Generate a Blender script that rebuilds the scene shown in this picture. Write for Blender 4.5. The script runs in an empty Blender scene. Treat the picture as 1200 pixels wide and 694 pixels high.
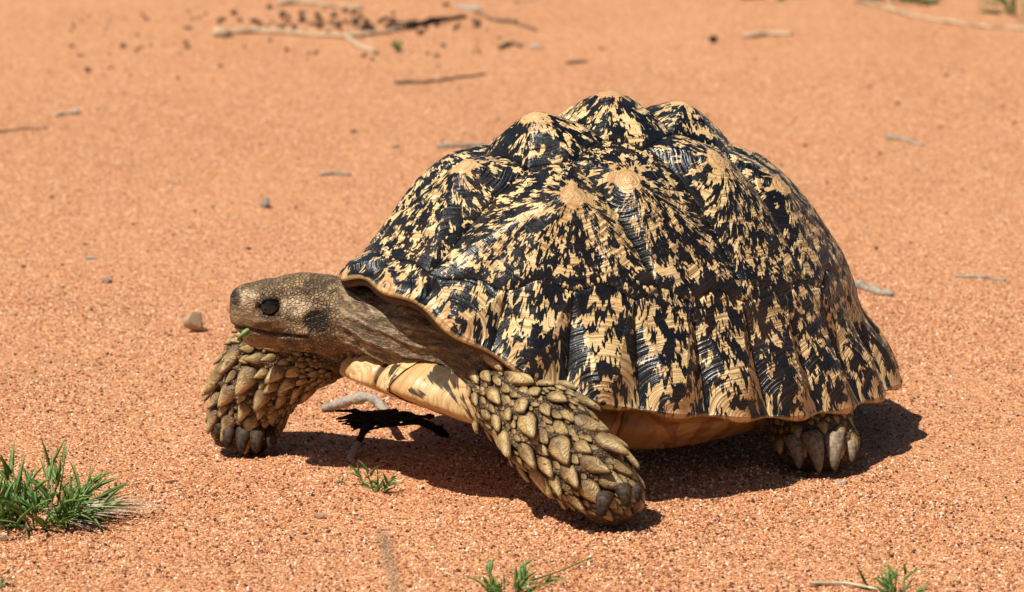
import bpy, bmesh, math, random
import numpy as np
from mathutils import Vector, Matrix

random.seed(7)
rng = np.random.default_rng(7)
R = math.radians
U = 0.0008                       # one modelling unit (u) = 0.8 mm

# ------------------------------------------------------------------ camera
PITCH = R(12.5); DIST = 4.2; FPX = 1.0 / U * DIST      # focal length in pixels of a 1200 px wide frame
CX, CY = 600.0, 347.0
OX, OY = 728.0, 524.0            # where the ground under the animal's middle appears
cfwd = Vector((0, math.cos(PITCH), -math.sin(PITCH)))
cright = Vector((1, 0, 0)); cup = Vector((0, math.sin(PITCH), math.cos(PITCH)))
CAM = -(cright * ((OX - CX) / FPX * DIST) + cup * (-(OY - CY) / FPX * DIST) + cfwd * DIST)
scene = bpy.context.scene
col = scene.collection
cd = bpy.data.cameras.new('camera'); cam = bpy.data.objects.new('camera', cd); col.objects.link(cam)
cd.sensor_width = 36.0; cd.lens = 36.0 * FPX / 1200.0
cd.clip_start = 0.05; cd.clip_end = 2000.0
cd.dof.use_dof = True; cd.dof.focus_distance = 4.06; cd.dof.aperture_fstop = 10.0
cam.matrix_world = Matrix.Translation(CAM) @ Matrix((
    (cright.x, cup.x, -cfwd.x, 0), (cright.y, cup.y, -cfwd.y, 0), (cright.z, cup.z, -cfwd.z, 0), (0, 0, 0, 1)))
scene.camera = cam

# ------------------------------------------------------------------ sky, sun, exposure
SUN_ELEV, SUN_AZ = R(61), R(216)      # azimuth of the sun in the XY plane, from +X
sdir = Vector((math.cos(SUN_ELEV) * math.cos(SUN_AZ), math.cos(SUN_ELEV) * math.sin(SUN_AZ), math.sin(SUN_ELEV)))
w = bpy.data.worlds.new('World'); scene.world = w; w.use_nodes = True
wn = w.node_tree; sky = wn.nodes.new('ShaderNodeTexSky'); sky.sky_type = 'NISHITA'; sky.sun_disc = False
sky.sun_elevation = SUN_ELEV; sky.sun_rotation = R(90) - SUN_AZ
sky.air_density = 1.0; sky.dust_density = 1.0
wn.links.new(sky.outputs[0], wn.nodes['Background'].inputs[0]); wn.nodes['Background'].inputs[1].default_value = 0.05
sl = bpy.data.lights.new('sun', 'SUN'); sl.energy = 5.0; sl.angle = R(0.53); sl.color = (1.0, 0.955, 0.88)
so = bpy.data.objects.new('sun', sl); col.objects.link(so)
so.rotation_euler = (-sdir).to_track_quat('-Z', 'Y').to_euler(); so.location = (-3, -2, 6)
vs = scene.view_settings
vs.view_transform = 'Standard'; vs.look = 'None'; vs.exposure = 0.30; vs.gamma = 1.0; vs.use_curve_mapping = False
scene.render.engine = 'CYCLES'
scene.cycles.max_bounces = 6; scene.cycles.use_denoising = True

# ------------------------------------------------------------------ helpers
def ray(px, py):
    return (cfwd + cright * ((px - CX) / FPX) + cup * (-(py - CY) / FPX)).normalized()
def at(px, py, Yu):              # point seen at a pixel, at depth Yu (units), in units
    d = ray(px, py); t = (Yu * U - CAM.y) / d.y
    p = CAM + d * t
    return np.array(p) / U
def gpt(px, py, z=0.0):          # ground point in metres
    d = ray(px, py); t = (z - CAM.z) / d.z
    return CAM + d * t

def hash3(i, j, k, s=0):
    n = (i.astype(np.int64) * 73856093) ^ (j.astype(np.int64) * 19349663) ^ (k.astype(np.int64) * 83492791) ^ (s * 2654435)
    n = (n ^ (n >> 13)) * 1274126177
    n = n ^ (n >> 16)
    return (n & 0xFFFF).astype(np.float64) / 65535.0
def vnoise(P, s=0):              # value noise, P (n,3), about -1..1
    f = np.floor(P); t = P - f; t = t * t * (3 - 2 * t); i = f.astype(np.int64)
    r = 0.0
    for dx in (0, 1):
        for dy in (0, 1):
            for dz in (0, 1):
                wgt = (t[:, 0] if dx else 1 - t[:, 0]) * (t[:, 1] if dy else 1 - t[:, 1]) * (t[:, 2] if dz else 1 - t[:, 2])
                r = r + wgt * hash3(i[:, 0] + dx, i[:, 1] + dy, i[:, 2] + dz, s)
    return r * 2 - 1
def fbm(P, s=0, o=4):
    a, r = 1.0, 0.0
    for k in range(o):
        r = r + a * vnoise(P * (2.03 ** k) + 17.3 * k, s + k); a *= 0.5
    return r / 2
def sstep(a, b, x):
    t = np.clip((x - a) / (b - a), 0, 1); return t * t * (3 - 2 * t)

def mesh_obj(name, V, faces, mat=None, parent=None, smooth=True, attrs=None, loc=None):
    me = bpy.data.meshes.new(name)
    V = np.asarray(V, dtype=np.float32)
    if isinstance(faces, np.ndarray):
        n, m = faces.shape
        me.vertices.add(len(V)); me.vertices.foreach_set('co', V.ravel())
        me.loops.add(n * m); me.loops.foreach_set('vertex_index', faces.astype(np.int32).ravel())
        me.polygons.add(n); me.polygons.foreach_set('loop_start', np.arange(0, n * m, m, dtype=np.int32))
        me.polygons.foreach_set('loop_total', np.full(n, m, dtype=np.int32))
        me.update(calc_edges=True)
    else:
        me.from_pydata([tuple(map(float, v)) for v in V], [], [tuple(map(int, f)) for f in faces])
    me.validate()
    if smooth:
        me.polygons.foreach_set('use_smooth', np.ones(len(me.polygons), dtype=bool))
    for k, a in (attrs or {}).items():
        a = np.asarray(a, dtype=np.float32)
        if a.ndim == 1:
            at_ = me.attributes.new(k, 'FLOAT', 'POINT'); at_.data.foreach_set('value', a)
        else:
            at_ = me.attributes.new(k, 'FLOAT_VECTOR', 'POINT'); at_.data.foreach_set('vector', a.ravel())
    if mat: me.materials.append(mat)
    o = bpy.data.objects.new(name, me); col.objects.link(o)
    if loc is not None: o.location = loc
    if parent: o.parent = parent
    return o
def tag(o, label=None, cat=None, group=None, kind=None):
    for k, v in (('label', label), ('category', cat), ('group', group), ('kind', kind)):
        if v: o[k] = v
    return o
def empty(name, loc):
    e = bpy.data.objects.new(name, None); col.objects.link(e); e.location = loc; e.empty_display_size = 0.05
    return e

# ------------------------------------------------------------------ node helper
class NT:
    def __init__(s, name, rough=0.7, spec=0.3):
        s.mat = bpy.data.materials.new(name); s.mat.use_nodes = True
        s.t = s.mat.node_tree; s.b = s.t.nodes['Principled BSDF']
        s.b.inputs['Roughness'].default_value = rough; s.b.inputs['Specular IOR Level'].default_value = spec
    def put(s, inp, v):
        if isinstance(v, bpy.types.NodeSocket): s.t.links.new(v, inp)
        elif v is not None:
            if hasattr(inp.default_value, '__len__') and not hasattr(v, '__len__'): v = (v,) * len(inp.default_value)
            if hasattr(inp.default_value, '__len__') and len(inp.default_value) == 4 and len(v) == 3: v = (*v, 1)
            inp.default_value = v
    def m(s, op, a, b=None, c=None, clamp=False):
        n = s.t.nodes.new('ShaderNodeMath'); n.operation = op; n.use_clamp = clamp
        for i, v in enumerate((a, b, c)):
            if v is not None: s.put(n.inputs[i], v)
        return n.outputs[0]
    def vm(s, op, a, b=None, sc=None):
        n = s.t.nodes.new('ShaderNodeVectorMath'); n.operation = op
        s.put(n.inputs[0], a)
        if b is not None: s.put(n.inputs[1], b)
        if sc is not None: s.put(n.inputs[3], sc)
        return n.outputs[0]
    def attr(s, name, out='Fac', typ='GEOMETRY'):
        n = s.t.nodes.new('ShaderNodeAttribute'); n.attribute_name = name; n.attribute_type = typ
        return n.outputs[out]
    def coord(s, out='Object'):
        n = s.t.nodes.new('ShaderNodeTexCoord'); return n.outputs[out]
    def noise(s, vec, scale=5, detail=2, rough=0.5, w=None, dist=0.0, out=0):
        n = s.t.nodes.new('ShaderNodeTexNoise'); n.noise_dimensions = '4D' if w is not None else '3D'
        s.put(n.inputs['Vector'], vec); s.put(n.inputs['Scale'], scale); s.put(n.inputs['Detail'], detail)
        s.put(n.inputs['Roughness'], rough); s.put(n.inputs['Distortion'], dist)
        if w is not None: s.put(n.inputs['W'], s.m('DIVIDE', w, scale) if isinstance(w, bpy.types.NodeSocket) else w / scale)
        return n.outputs[out]
    def voro(s, vec, scale=5, feature='F1', w=None, out='Distance', rand=1.0, smooth=None):
        n = s.t.nodes.new('ShaderNodeTexVoronoi'); n.feature = feature; n.voronoi_dimensions = '4D' if w is not None else '3D'
        s.put(n.inputs['Vector'], vec); s.put(n.inputs['Scale'], scale); s.put(n.inputs['Randomness'], rand)
        if w is not None: s.put(n.inputs['W'], w)
        return n.outputs[out]
    def ramp(s, fac, stops, interp='LINEAR'):
        n = s.t.nodes.new('ShaderNodeValToRGB'); s.put(n.inputs[0], fac); e = n.color_ramp.elements
        n.color_ramp.interpolation = interp
        while len(e) < len(stops): e.new(0.5)
        for el, (p, c) in zip(e, stops):
            el.position = p; el.color = (*c, 1) if hasattr(c, '__len__') else (c, c, c, 1)
        return n.outputs[0]
    def mix(s, f, a, b, mode='MIX'):
        n = s.t.nodes.new('ShaderNodeMix'); n.data_type = 'RGBA'; n.blend_type = mode
        s.put(n.inputs[0], f); s.put(n.inputs[6], a); s.put(n.inputs[7], b)
        return n.outputs[2]
    def map(s, v, a, b, c=0.0, d=1.0, smooth=False):
        n = s.t.nodes.new('ShaderNodeMapRange')
        if smooth: n.interpolation_type = 'SMOOTHSTEP'
        for i, x in enumerate((v, a, b, c, d)): s.put(n.inputs[i], x)
        return n.outputs[0]
    def bump(s, h, dist, strength=1.0, prev=None):
        n = s.t.nodes.new('ShaderNodeBump'); s.put(n.inputs['Height'], h)
        s.put(n.inputs['Distance'], dist); s.put(n.inputs['Strength'], strength)
        if prev is not None: s.put(n.inputs['Normal'], prev)
        return n.outputs[0]
    def rnd(s):
        n = s.t.nodes.new('ShaderNodeObjectInfo'); return n.outputs['Random']
    def done(s, color=None, rough=None, normal=None, **kw):
        if color is not None: s.put(s.b.inputs['Base Color'], color)
        if rough is not None: s.put(s.b.inputs['Roughness'], rough)
        if normal is not None: s.put(s.b.inputs['Normal'], normal)
        for k, v in kw.items(): s.put(s.b.inputs[k.replace('_', ' ')], v)
        return s.mat

M = {}
# sand ------------------------------------------------------------
GRAIN = [(0.0, (0.05, 0.022, 0.014)), (0.10, (0.13, 0.050, 0.024)), (0.28, (0.36, 0.132, 0.050)), (0.52, (0.56, 0.230, 0.092)),
         (0.70, (0.66, 0.32, 0.148)), (0.88, (0.78, 0.48, 0.28)), (1.0, (0.90, 0.74, 0.55))]
def sand():
    n = NT('sand', 0.85, 0.25); c = n.coord()
    fine = n.voro(c, 560, out='Color'); fr = n.m('MULTIPLY', n.vm('DOT_PRODUCT', fine, (1, 0, 0)), 1)
    sep = n.t.nodes.new('ShaderNodeSeparateColor'); n.put(sep.inputs[0], fine); v1 = sep.outputs[0]
    big = n.voro(c, 300, out='Color'); sep2 = n.t.nodes.new('ShaderNodeSeparateColor'); n.put(sep2.inputs[0], big)
    vv = n.m('ADD', n.m('MULTIPLY', v1, 0.72), n.m('MULTIPLY', sep2.outputs[1], 0.28))
    base = n.ramp(vv, GRAIN)
    patch = n.noise(c, 3.2, 4, 0.6)
    patch2 = n.noise(c, 14, 3, 0.6)
    t = n.map(n.m('ADD', n.m('MULTIPLY', patch, 0.6), n.m('MULTIPLY', patch2, 0.4)), 0.36, 0.64)
    colr = n.mix(n.m('MULTIPLY', t, 0.30), base, (0.68, 0.345, 0.17))        # finer, paler drifts between the coarse grains
    colr = n.mix(n.m('MULTIPLY', n.map(patch2, 0.56, 0.75), 0.25), colr, (0.38, 0.115, 0.045))
    d1 = n.voro(c, 560); d2 = n.voro(c, 300); nn = n.noise(c, 60, 4, 0.65)
    h = n.m('ADD', n.m('ADD', n.m('MULTIPLY', d1, -0.6), n.m('MULTIPLY', d2, -0.8)), n.m('MULTIPLY', nn, 1.8))
    return n.done(colr, 0.88, n.bump(h, 0.0022, 0.9))
M['sand'] = sand()
def grain():
    n = NT('sand_grain', 0.6, 0.35)
    return n.done(n.ramp(n.rnd(), GRAIN), n.map(n.rnd(), 0, 1, 0.75, 0.4))
M['grain'] = grain()

# shell -----------------------------------------------------------
def shell():
    n = NT('shell_scute', 0.3, 0.5)
    bp = n.attr('rim_point', 'Vector'); r = n.attr('ring'); rl = n.attr('ring_length'); lip = n.attr('lip')
    o = n.coord()                                                   # metres
    ps = n.attr('rest', 'Vector'); bq = n.vm('ADD', n.vm('SCALE', bp, sc=0.45), n.vm('SCALE', ps, sc=0.55))
    bf = n.vm('ADD', n.vm('SCALE', bp, sc=0.72), n.vm('SCALE', ps, sc=0.28)); near = n.map(rl, 0, 34, 0.15, 1.0)
    fr = n.noise(bf, 0.25, 1.0, 0.6, w=n.m('MULTIPLY', rl, 0.020))     # narrow radial fingers
    fr2 = n.noise(bp, 0.07, 1, 0.5, w=n.m('MULTIPLY', rl, 0.015))
    rl2 = n.m('ADD', rl, n.m('ADD', n.m('MULTIPLY', n.m('MULTIPLY', near, n.m('SUBTRACT', fr, 0.5)), 40), n.m('MULTIPLY', n.m('SUBTRACT', fr2, 0.5), 24)))
    bl = n.noise(bq, 0.062, 1.0, 0.5, w=n.m('MULTIPLY', rl2, 0.074))
    bl2 = n.noise(bq, 0.125, 1.0, 0.5, w=n.m('MULTIPLY', rl2, 0.12))
    v = n.m('ADD', n.m('MULTIPLY', bl, 0.62), n.m('MULTIPLY', bl2, 0.38))
    sid = n.attr('bias')
    seam = n.map(r, 0.80, 0.99, 0, 0.05)                            # darker towards the youngest rings
    are = n.m('MULTIPLY', n.attr('areola'), n.map(rl, 7.0, 17.0, 0.35, 0.0, True))                     # the bare areola on top carries no black
    v = n.m('SUBTRACT', n.m('ADD', n.m('ADD', v, seam), sid), are)
    black = n.map(v, 0.476, 0.494, 0, 1, True)
    # growth rings
    st = n.noise(bp, 0.012, 0, 0.5, w=n.m('MULTIPLY', rl, 0.34))
    st2 = n.noise(bp, 0.03, 1, 0.5, w=n.m('MULTIPLY', rl, 0.80))
    lines = n.m('ADD', n.m('MULTIPLY', st, 0.6), n.m('MULTIPLY', st2, 0.4))
    big = n.noise(o, 14, 3, 0.6); sm = n.noise(o, 90, 3, 0.6)
    yel = n.mix(big, (0.60, 0.365, 0.125), (0.80, 0.57, 0.26))
    yel = n.mix(n.map(sm, 0.35, 0.75, 0, 0.6), yel, (0.86, 0.68, 0.38))
    yel = n.mix(n.map(lines, 0.51, 0.59, 0, 0.58), yel, (0.20, 0.095, 0.032))
    warm = n.map(rl, 10, 38, 0.85, 0.0)
    yel = n.mix(n.m('MULTIPLY', warm, n.map(big, 0.35, 0.6, 0.3, 1)), yel, (0.44, 0.215, 0.075))
    yel = n.mix(n.map(rl, 3, 12, 0.7, 0), yel, (0.58, 0.36, 0.16))
    blk = n.mix(n.map(lines, 0.52, 0.66, 0, 0.45), (0.004, 0.004, 0.005), (0.024, 0.018, 0.014))
    blk = n.mix(n.map(big, 0.58, 0.76, 0, 0.55), blk, (0.08, 0.036, 0.015))   # worn, browner black
    c = n.mix(black, yel, blk)
    c = n.mix(n.m('MULTIPLY', lip, 0.85), c, n.mix(sm, (0.50, 0.30, 0.10), (0.66, 0.46, 0.20)))
    h = n.m('ADD', n.m('MULTIPLY', lines, 1.0), n.m('MULTIPLY', n.noise(o, 420, 2, 0.6), 0.12))
    nrm = n.bump(h, 0.0026, 0.9)
    rough = n.m('ADD', n.map(sm, 0.3, 0.7, 0.26, 0.44), n.m('MULTIPLY', black, -0.02))
    return n.done(c, rough, nrm)
M['shell'] = shell()
def plain(name, a, b, scale, rough=0.8, bumpd=0.001, bscale=None, spec=0.25, stops=None):
    n = NT(name, rough, spec); c = n.coord()
    t = n.noise(c, scale, 4, 0.6)
    h = n.noise(c, bscale or scale * 4, 4, 0.65)
    return n.done(n.mix(n.map(t, 0.3, 0.7), a, b), rough, n.bump(h, bumpd, 0.9))
M['seam'] = plain('shell_seam', (0.05, 0.03, 0.018), (0.12, 0.07, 0.035), 60)
def plastron():
    n = NT('plastron_scute', 0.4, 0.45)
    bp = n.attr('rim_point', 'Vector'); rl = n.attr('ring_length'); o = n.coord()
    st = n.noise(bp, 0.008, 0, 0.5, w=n.m('MULTIPLY', rl, 0.20)); st2 = n.noise(bp, 0.02, 1, 0.5, w=n.m('MULTIPLY', rl, 0.6))
    lines = n.m('ADD', n.m('MULTIPLY', st, 0.55), n.m('MULTIPLY', st2, 0.45))
    big = n.noise(o, 13, 4, 0.6); sm = n.noise(o, 70, 3, 0.6)
    y = n.mix(n.map(big, 0.3, 0.7), (0.52, 0.30, 0.095), (0.76, 0.56, 0.29))
    y = n.mix(n.map(lines, 0.50, 0.60, 0, 0.6), y, (0.36, 0.165, 0.042))
    y = n.mix(n.map(sm, 0.55, 0.75, 0, 0.5), y, (0.78, 0.62, 0.36))
    bl = n.noise(bp, 0.022, 2, 0.55, w=n.m('MULTIPLY', rl, 0.025))
    fr = n.noise(bp, 0.25, 1, 0.5, w=n.m('MULTIPLY', rl, 0.03))
    dk = n.map(n.m('ADD', bl, n.m('MULTIPLY', n.m('SUBTRACT', fr, 0.5), 0.16)), 0.560, 0.60, 0, 0.92, True)
    y = n.mix(n.map(n.attr('ring'), 0.45, 1.0, 0, 0.7), y, n.mix(fr, (0.50, 0.25, 0.065), (0.34, 0.15, 0.038)))
    c = n.mix(dk, y, (0.022, 0.013, 0.008))
    c = n.mix(n.attr('bridge'), c, n.mix(lines, (0.30, 0.135, 0.035), (0.22, 0.09, 0.025)))
    return n.done(c, n.map(sm, 0.3, 0.7, 0.3, 0.5), n.bump(lines, 0.0012, 0.6))
M['plastron'] = plastron()

# skin ------------------------------------------------------------
def skin():
    n = NT('skin', 0.62, 0.4); o = n.coord(); hd = n.attr('head'); dk = n.attr('dark'); pale = n.attr('pale'); beak = n.attr('beak'); nk = n.attr('neck'); al = n.attr('along', 'Vector')
    warp = n.vm('ADD', o, n.vm('SCALE', n.noise(o, 90, 2, 0.5, out=1), sc=0.004))
    cell_d = n.voro(warp, 290, 'DISTANCE_TO_EDGE'); cellc = n.voro(warp, 290, out='Color')
    sp = n.t.nodes.new('ShaderNodeSeparateColor'); n.put(sp.inputs[0], cellc)
    big = n.noise(o, 22, 4, 0.6); sm = n.noise(o, 140, 4, 0.65)
    tan = n.mix(n.map(big, 0.32, 0.68), (0.12, 0.068, 0.027), (0.36, 0.225, 0.095))
    tan = n.mix(n.map(sp.outputs[0], 0.3, 1.0, 0, 0.75), tan, (0.40, 0.27, 0.125))
    mott = n.noise(o, 55, 3, 0.6)
    tan = n.mix(n.map(mott, 0.50, 0.64, 0, 0.75), tan, (0.055, 0.033, 0.017))
    tan = n.mix(n.m('MULTIPLY', n.map(sm, 0.49, 0.62, 0, 0.9), 0.9), tan, (0.060, 0.036, 0.018))
    crack = n.m('MULTIPLY', n.map(cell_d, 0.0, 0.16, 0.75, 0.0), n.map(nk, 0, 1, 1, 0.12))
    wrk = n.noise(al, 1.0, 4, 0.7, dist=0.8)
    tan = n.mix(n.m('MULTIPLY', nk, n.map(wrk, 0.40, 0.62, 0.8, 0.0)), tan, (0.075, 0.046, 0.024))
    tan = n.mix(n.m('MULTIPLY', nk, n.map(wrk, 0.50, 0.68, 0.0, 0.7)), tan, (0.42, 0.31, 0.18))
    tan = n.mix(n.m('MULTIPLY', crack, n.m('SUBTRACT', 1.0, beak)), tan, (0.045, 0.026, 0.013))
    tan = n.mix(n.m('MULTIPLY', pale, n.map(sm, 0.38, 0.62, 1.0, 0.35)), tan, (0.72, 0.55, 0.35))
    tan = n.mix(n.m('MULTIPLY', beak, 0.75), tan, n.mix(n.map(n.noise(n.vm('MULTIPLY', o, (1, 1, 3.5)), 90, 4, 0.7), 0.36, 0.64), (0.07, 0.038, 0.018), (0.30, 0.18, 0.085)))
    leg = n.mix(n.map(big, 0.3, 0.7), (0.075, 0.044, 0.018), (0.15, 0.088, 0.038))
    leg = n.mix(n.map(sp.outputs[1], 0.3, 1, 0, 0.6), leg, (0.24, 0.15, 0.06))
    leg = n.mix(crack, leg, (0.02, 0.012, 0.006))
    c = n.mix(hd, leg, tan)
    c = n.mix(n.m('MULTIPLY', dk, n.map(sm, 0.3, 0.7, 1.0, 0.85)), c, (0.016, 0.011, 0.008))
    cd_ = n.map(cell_d, 0.0, 0.22, 0, 1, True)
    h = n.m('ADD', n.m('MULTIPLY', cd_, n.m('MULTIPLY', n.m('SUBTRACT', 1.0, n.m('MULTIPLY', beak, 0.85)), n.map(nk, 0, 1, 1, 0.25))), n.m('MULTIPLY', sm, 1.2))
    h = n.m('ADD', h, n.m('MULTIPLY', n.m('MULTIPLY', nk, wrk), 2.6))
    return n.done(c, n.map(sm, 0.3, 0.7, 0.45, 0.68), n.bump(h, 0.0016, 0.85))
M['skin'] = skin()
def scale_mat():
    n = NT('horny_scale', 0.45, 0.45); o = n.coord(); r = n.rnd()
    tip = n.attr('tipness'); big = n.noise(n.vm('ADD', o, n.vm('SCALE', (7.1, 3.3, 5.7), sc=n.m('MULTIPLY', r, 40))), 1.6, 4, 0.6)
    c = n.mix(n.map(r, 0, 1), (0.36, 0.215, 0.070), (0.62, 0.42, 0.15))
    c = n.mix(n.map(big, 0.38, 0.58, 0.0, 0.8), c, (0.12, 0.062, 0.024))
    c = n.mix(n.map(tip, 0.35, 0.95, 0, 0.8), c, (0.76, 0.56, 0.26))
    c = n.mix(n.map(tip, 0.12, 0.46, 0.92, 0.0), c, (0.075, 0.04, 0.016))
    ln = n.noise(n.attr('tip', 'Vector'), 13, 2, 0.6, w=n.m('MULTIPLY', r, 50))
    c = n.mix(n.map(ln, 0.50, 0.62, 0, 0.65), c, (0.17, 0.095, 0.038))
    c = n.mix(n.map(n.noise(o, 3.1, 2, 0.5, w=n.m('MULTIPLY', r, 31)), 0.64, 0.70, 0, 0.8), c, (0.04, 0.022, 0.012))
    return n.done(c, 0.45, n.bump(n.m('ADD', ln, n.m('MULTIPLY', big, 0.8)), 0.0022, 0.8))
M['scale'] = scale_mat()
def claw_mat(name, a, b):
    n = NT(name, 0.6, 0.22); o = n.coord(); r = n.rnd()
    ln = n.noise(o, 260, 3, 0.6); t = n.attr('tip')
    c = n.mix(n.map(ln, 0.35, 0.65), a, b); c = n.mix(n.map(t, 0.5, 1.0, 0, 0.5), c, tuple(0.4 * x for x in a))
    return n.done(c, 0.6, n.bump(ln, 0.0012, 0.8))
M['claw_dark'] = claw_mat('claw_dark', (0.016, 0.010, 0.007), (0.085, 0.050, 0.027))
M['claw_pale'] = claw_mat('claw_pale', (0.13, 0.095, 0.062), (0.34, 0.26, 0.165))
n = NT('eye_black', 0.06, 0.6); M['eye'] = n.done((0.006, 0.005, 0.004), 0.06)
def leaf_mat(name, a, b, rough=0.5):
    n = NT(name, rough, 0.35); o = n.coord(); v = n.attr('shade')
    c = n.mix(v, a, b); c = n.mix(n.map(n.noise(o, 200, 3, 0.6), 0.35, 0.7, 0, 0.5), c, tuple(0.6 * x for x in a))
    n.put(n.b.inputs['Subsurface Weight'], 0.0)
    return n.done(c, rough)
M['grass'] = leaf_mat('green_blade', (0.06, 0.13, 0.022), (0.20, 0.33, 0.075))
M['straw_dark'] = leaf_mat('weathered_stalk', (0.13, 0.085, 0.045), (0.40, 0.29, 0.17))
M['straw'] = leaf_mat('dry_blade', (0.42, 0.31, 0.17), (0.74, 0.63, 0.46))
def wood(name, a, b, k=1.0):
    n = NT(name, 0.85, 0.2); o = n.coord()
    st = n.noise(n.vm('MULTIPLY', o, (60, 60, 60)), 3, 4, 0.7, dist=1.0); big = n.noise(o, 40, 3, 0.6)
    c = n.mix(n.map(st, 0.3, 0.7), a, b); c = n.mix(n.map(big, 0.5, 0.75, 0, 0.7), c, tuple(0.3 * x for x in a))
    return n.done(c, 0.85, n.bump(n.m('ADD', st, big), 0.002 * k, 0.9))
M['wood_pale'] = wood('wood_pale', (0.38, 0.25, 0.14), (0.66, 0.50, 0.34))
M['wood_grey'] = wood('wood_grey', (0.22, 0.175, 0.13), (0.52, 0.44, 0.345))
M['wood_brown'] = wood('wood_brown', (0.10, 0.06, 0.04), (0.26, 0.17, 0.11))
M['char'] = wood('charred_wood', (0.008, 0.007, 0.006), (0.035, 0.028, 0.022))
M['bone'] = wood('bleached_white', (0.66, 0.56, 0.44), (0.86, 0.79, 0.68))
M['stone_grey'] = plain('grey_stone', (0.17, 0.135, 0.10), (0.40, 0.33, 0.26), 90, 0.85, 0.001)
M['stone_tan'] = plain('tan_stone', (0.40, 0.25, 0.13), (0.62, 0.45, 0.28), 90, 0.85, 0.0012)
M['stone_dark'] = plain('dark_pebble', (0.028, 0.017, 0.012), (0.10, 0.055, 0.035), 120, 0.85, 0.001)

# ------------------------------------------------------------------ ground sheet
def axis(dense0, dense1, step, far, ratio=1.28):
    a = list(np.arange(dense0, dense1 + 1e-9, step)); s = step; lo = []; x = dense0
    while x > -far: s *= ratio; x -= s; lo.append(x)
    s = step; x = dense1; hi = []
    while x < far: s *= ratio; x += s; hi.append(x)
    return np.array(lo[::-1] + a + hi)
gx = axis(-1.15, 1.05, 0.006, 300.0); gy = axis(-1.25, 2.3, 0.007, 300.0)
FEET = []
def ground_z(x, y):
    P = np.stack([x, y, np.zeros_like(x)], 1)
    near = np.clip(1.0 - np.hypot(x, y - 0.4) / 6.0, 0, 1)
    z = 0.012 * fbm(P * 1.7 + 3.1, 11, 3) + 0.0050 * fbm(P * 9.0, 21, 3) + 0.0022 * fbm(P * 34.0, 31, 3)
    z = z * near
    for (fx, fy, rr, dpt) in FEET:
        d = np.hypot(x - fx, y - fy) / rr
        flat = np.exp(-(d * 0.8) ** 4)
        z = z * (1 - flat) + flat * (-dpt) + dpt * 0.9 * np.exp(-((d - 1.35) / 0.30) ** 2)
    return z

# ------------------------------------------------------------------ tortoise frame
TH = R(35); tc, ts = math.cos(TH), math.sin(TH)
def w3(F, L, H):                 # animal frame (forward, left, up) -> world, units
    F, L, H = np.broadcast_arrays(np.asarray(F, float), np.asarray(L, float), np.asarray(H, float))
    return np.stack([-tc * F + ts * L, -ts * F - tc * L, H], -1)
def fl(p):                       # world units -> animal frame
    return np.array([-tc * p[0] - ts * p[1], ts * p[0] - tc * p[1], p[2]])
f_nf = at(716, 588, -345); f_ff = at(290, 510, -12); f_nh = at(957, 525, -95)
FEET += [(f_nf[0] * U, f_nf[1] * U, 0.034, 0.003), (f_ff[0] * U, f_ff[1] * U, 0.040, 0.003), (f_nh[0] * U, f_nh[1] * U, 0.042, 0.003)]

GX, GY = np.meshgrid(gx, gy, indexing='ij'); nx_, ny_ = GX.shape
GZ = ground_z(GX.ravel(), GY.ravel())
gi = np.arange(nx_ * ny_).reshape(nx_, ny_)
gq = np.stack([gi[:-1, :-1], gi[1:, :-1], gi[1:, 1:], gi[:-1, 1:]], -1).reshape(-1, 4)
ground = mesh_obj('ground', np.stack([GX.ravel(), GY.ravel(), GZ], 1), gq, M['sand'])
tag(ground, 'coarse red orange sand covering the open ground', None, None, 'structure')

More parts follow.
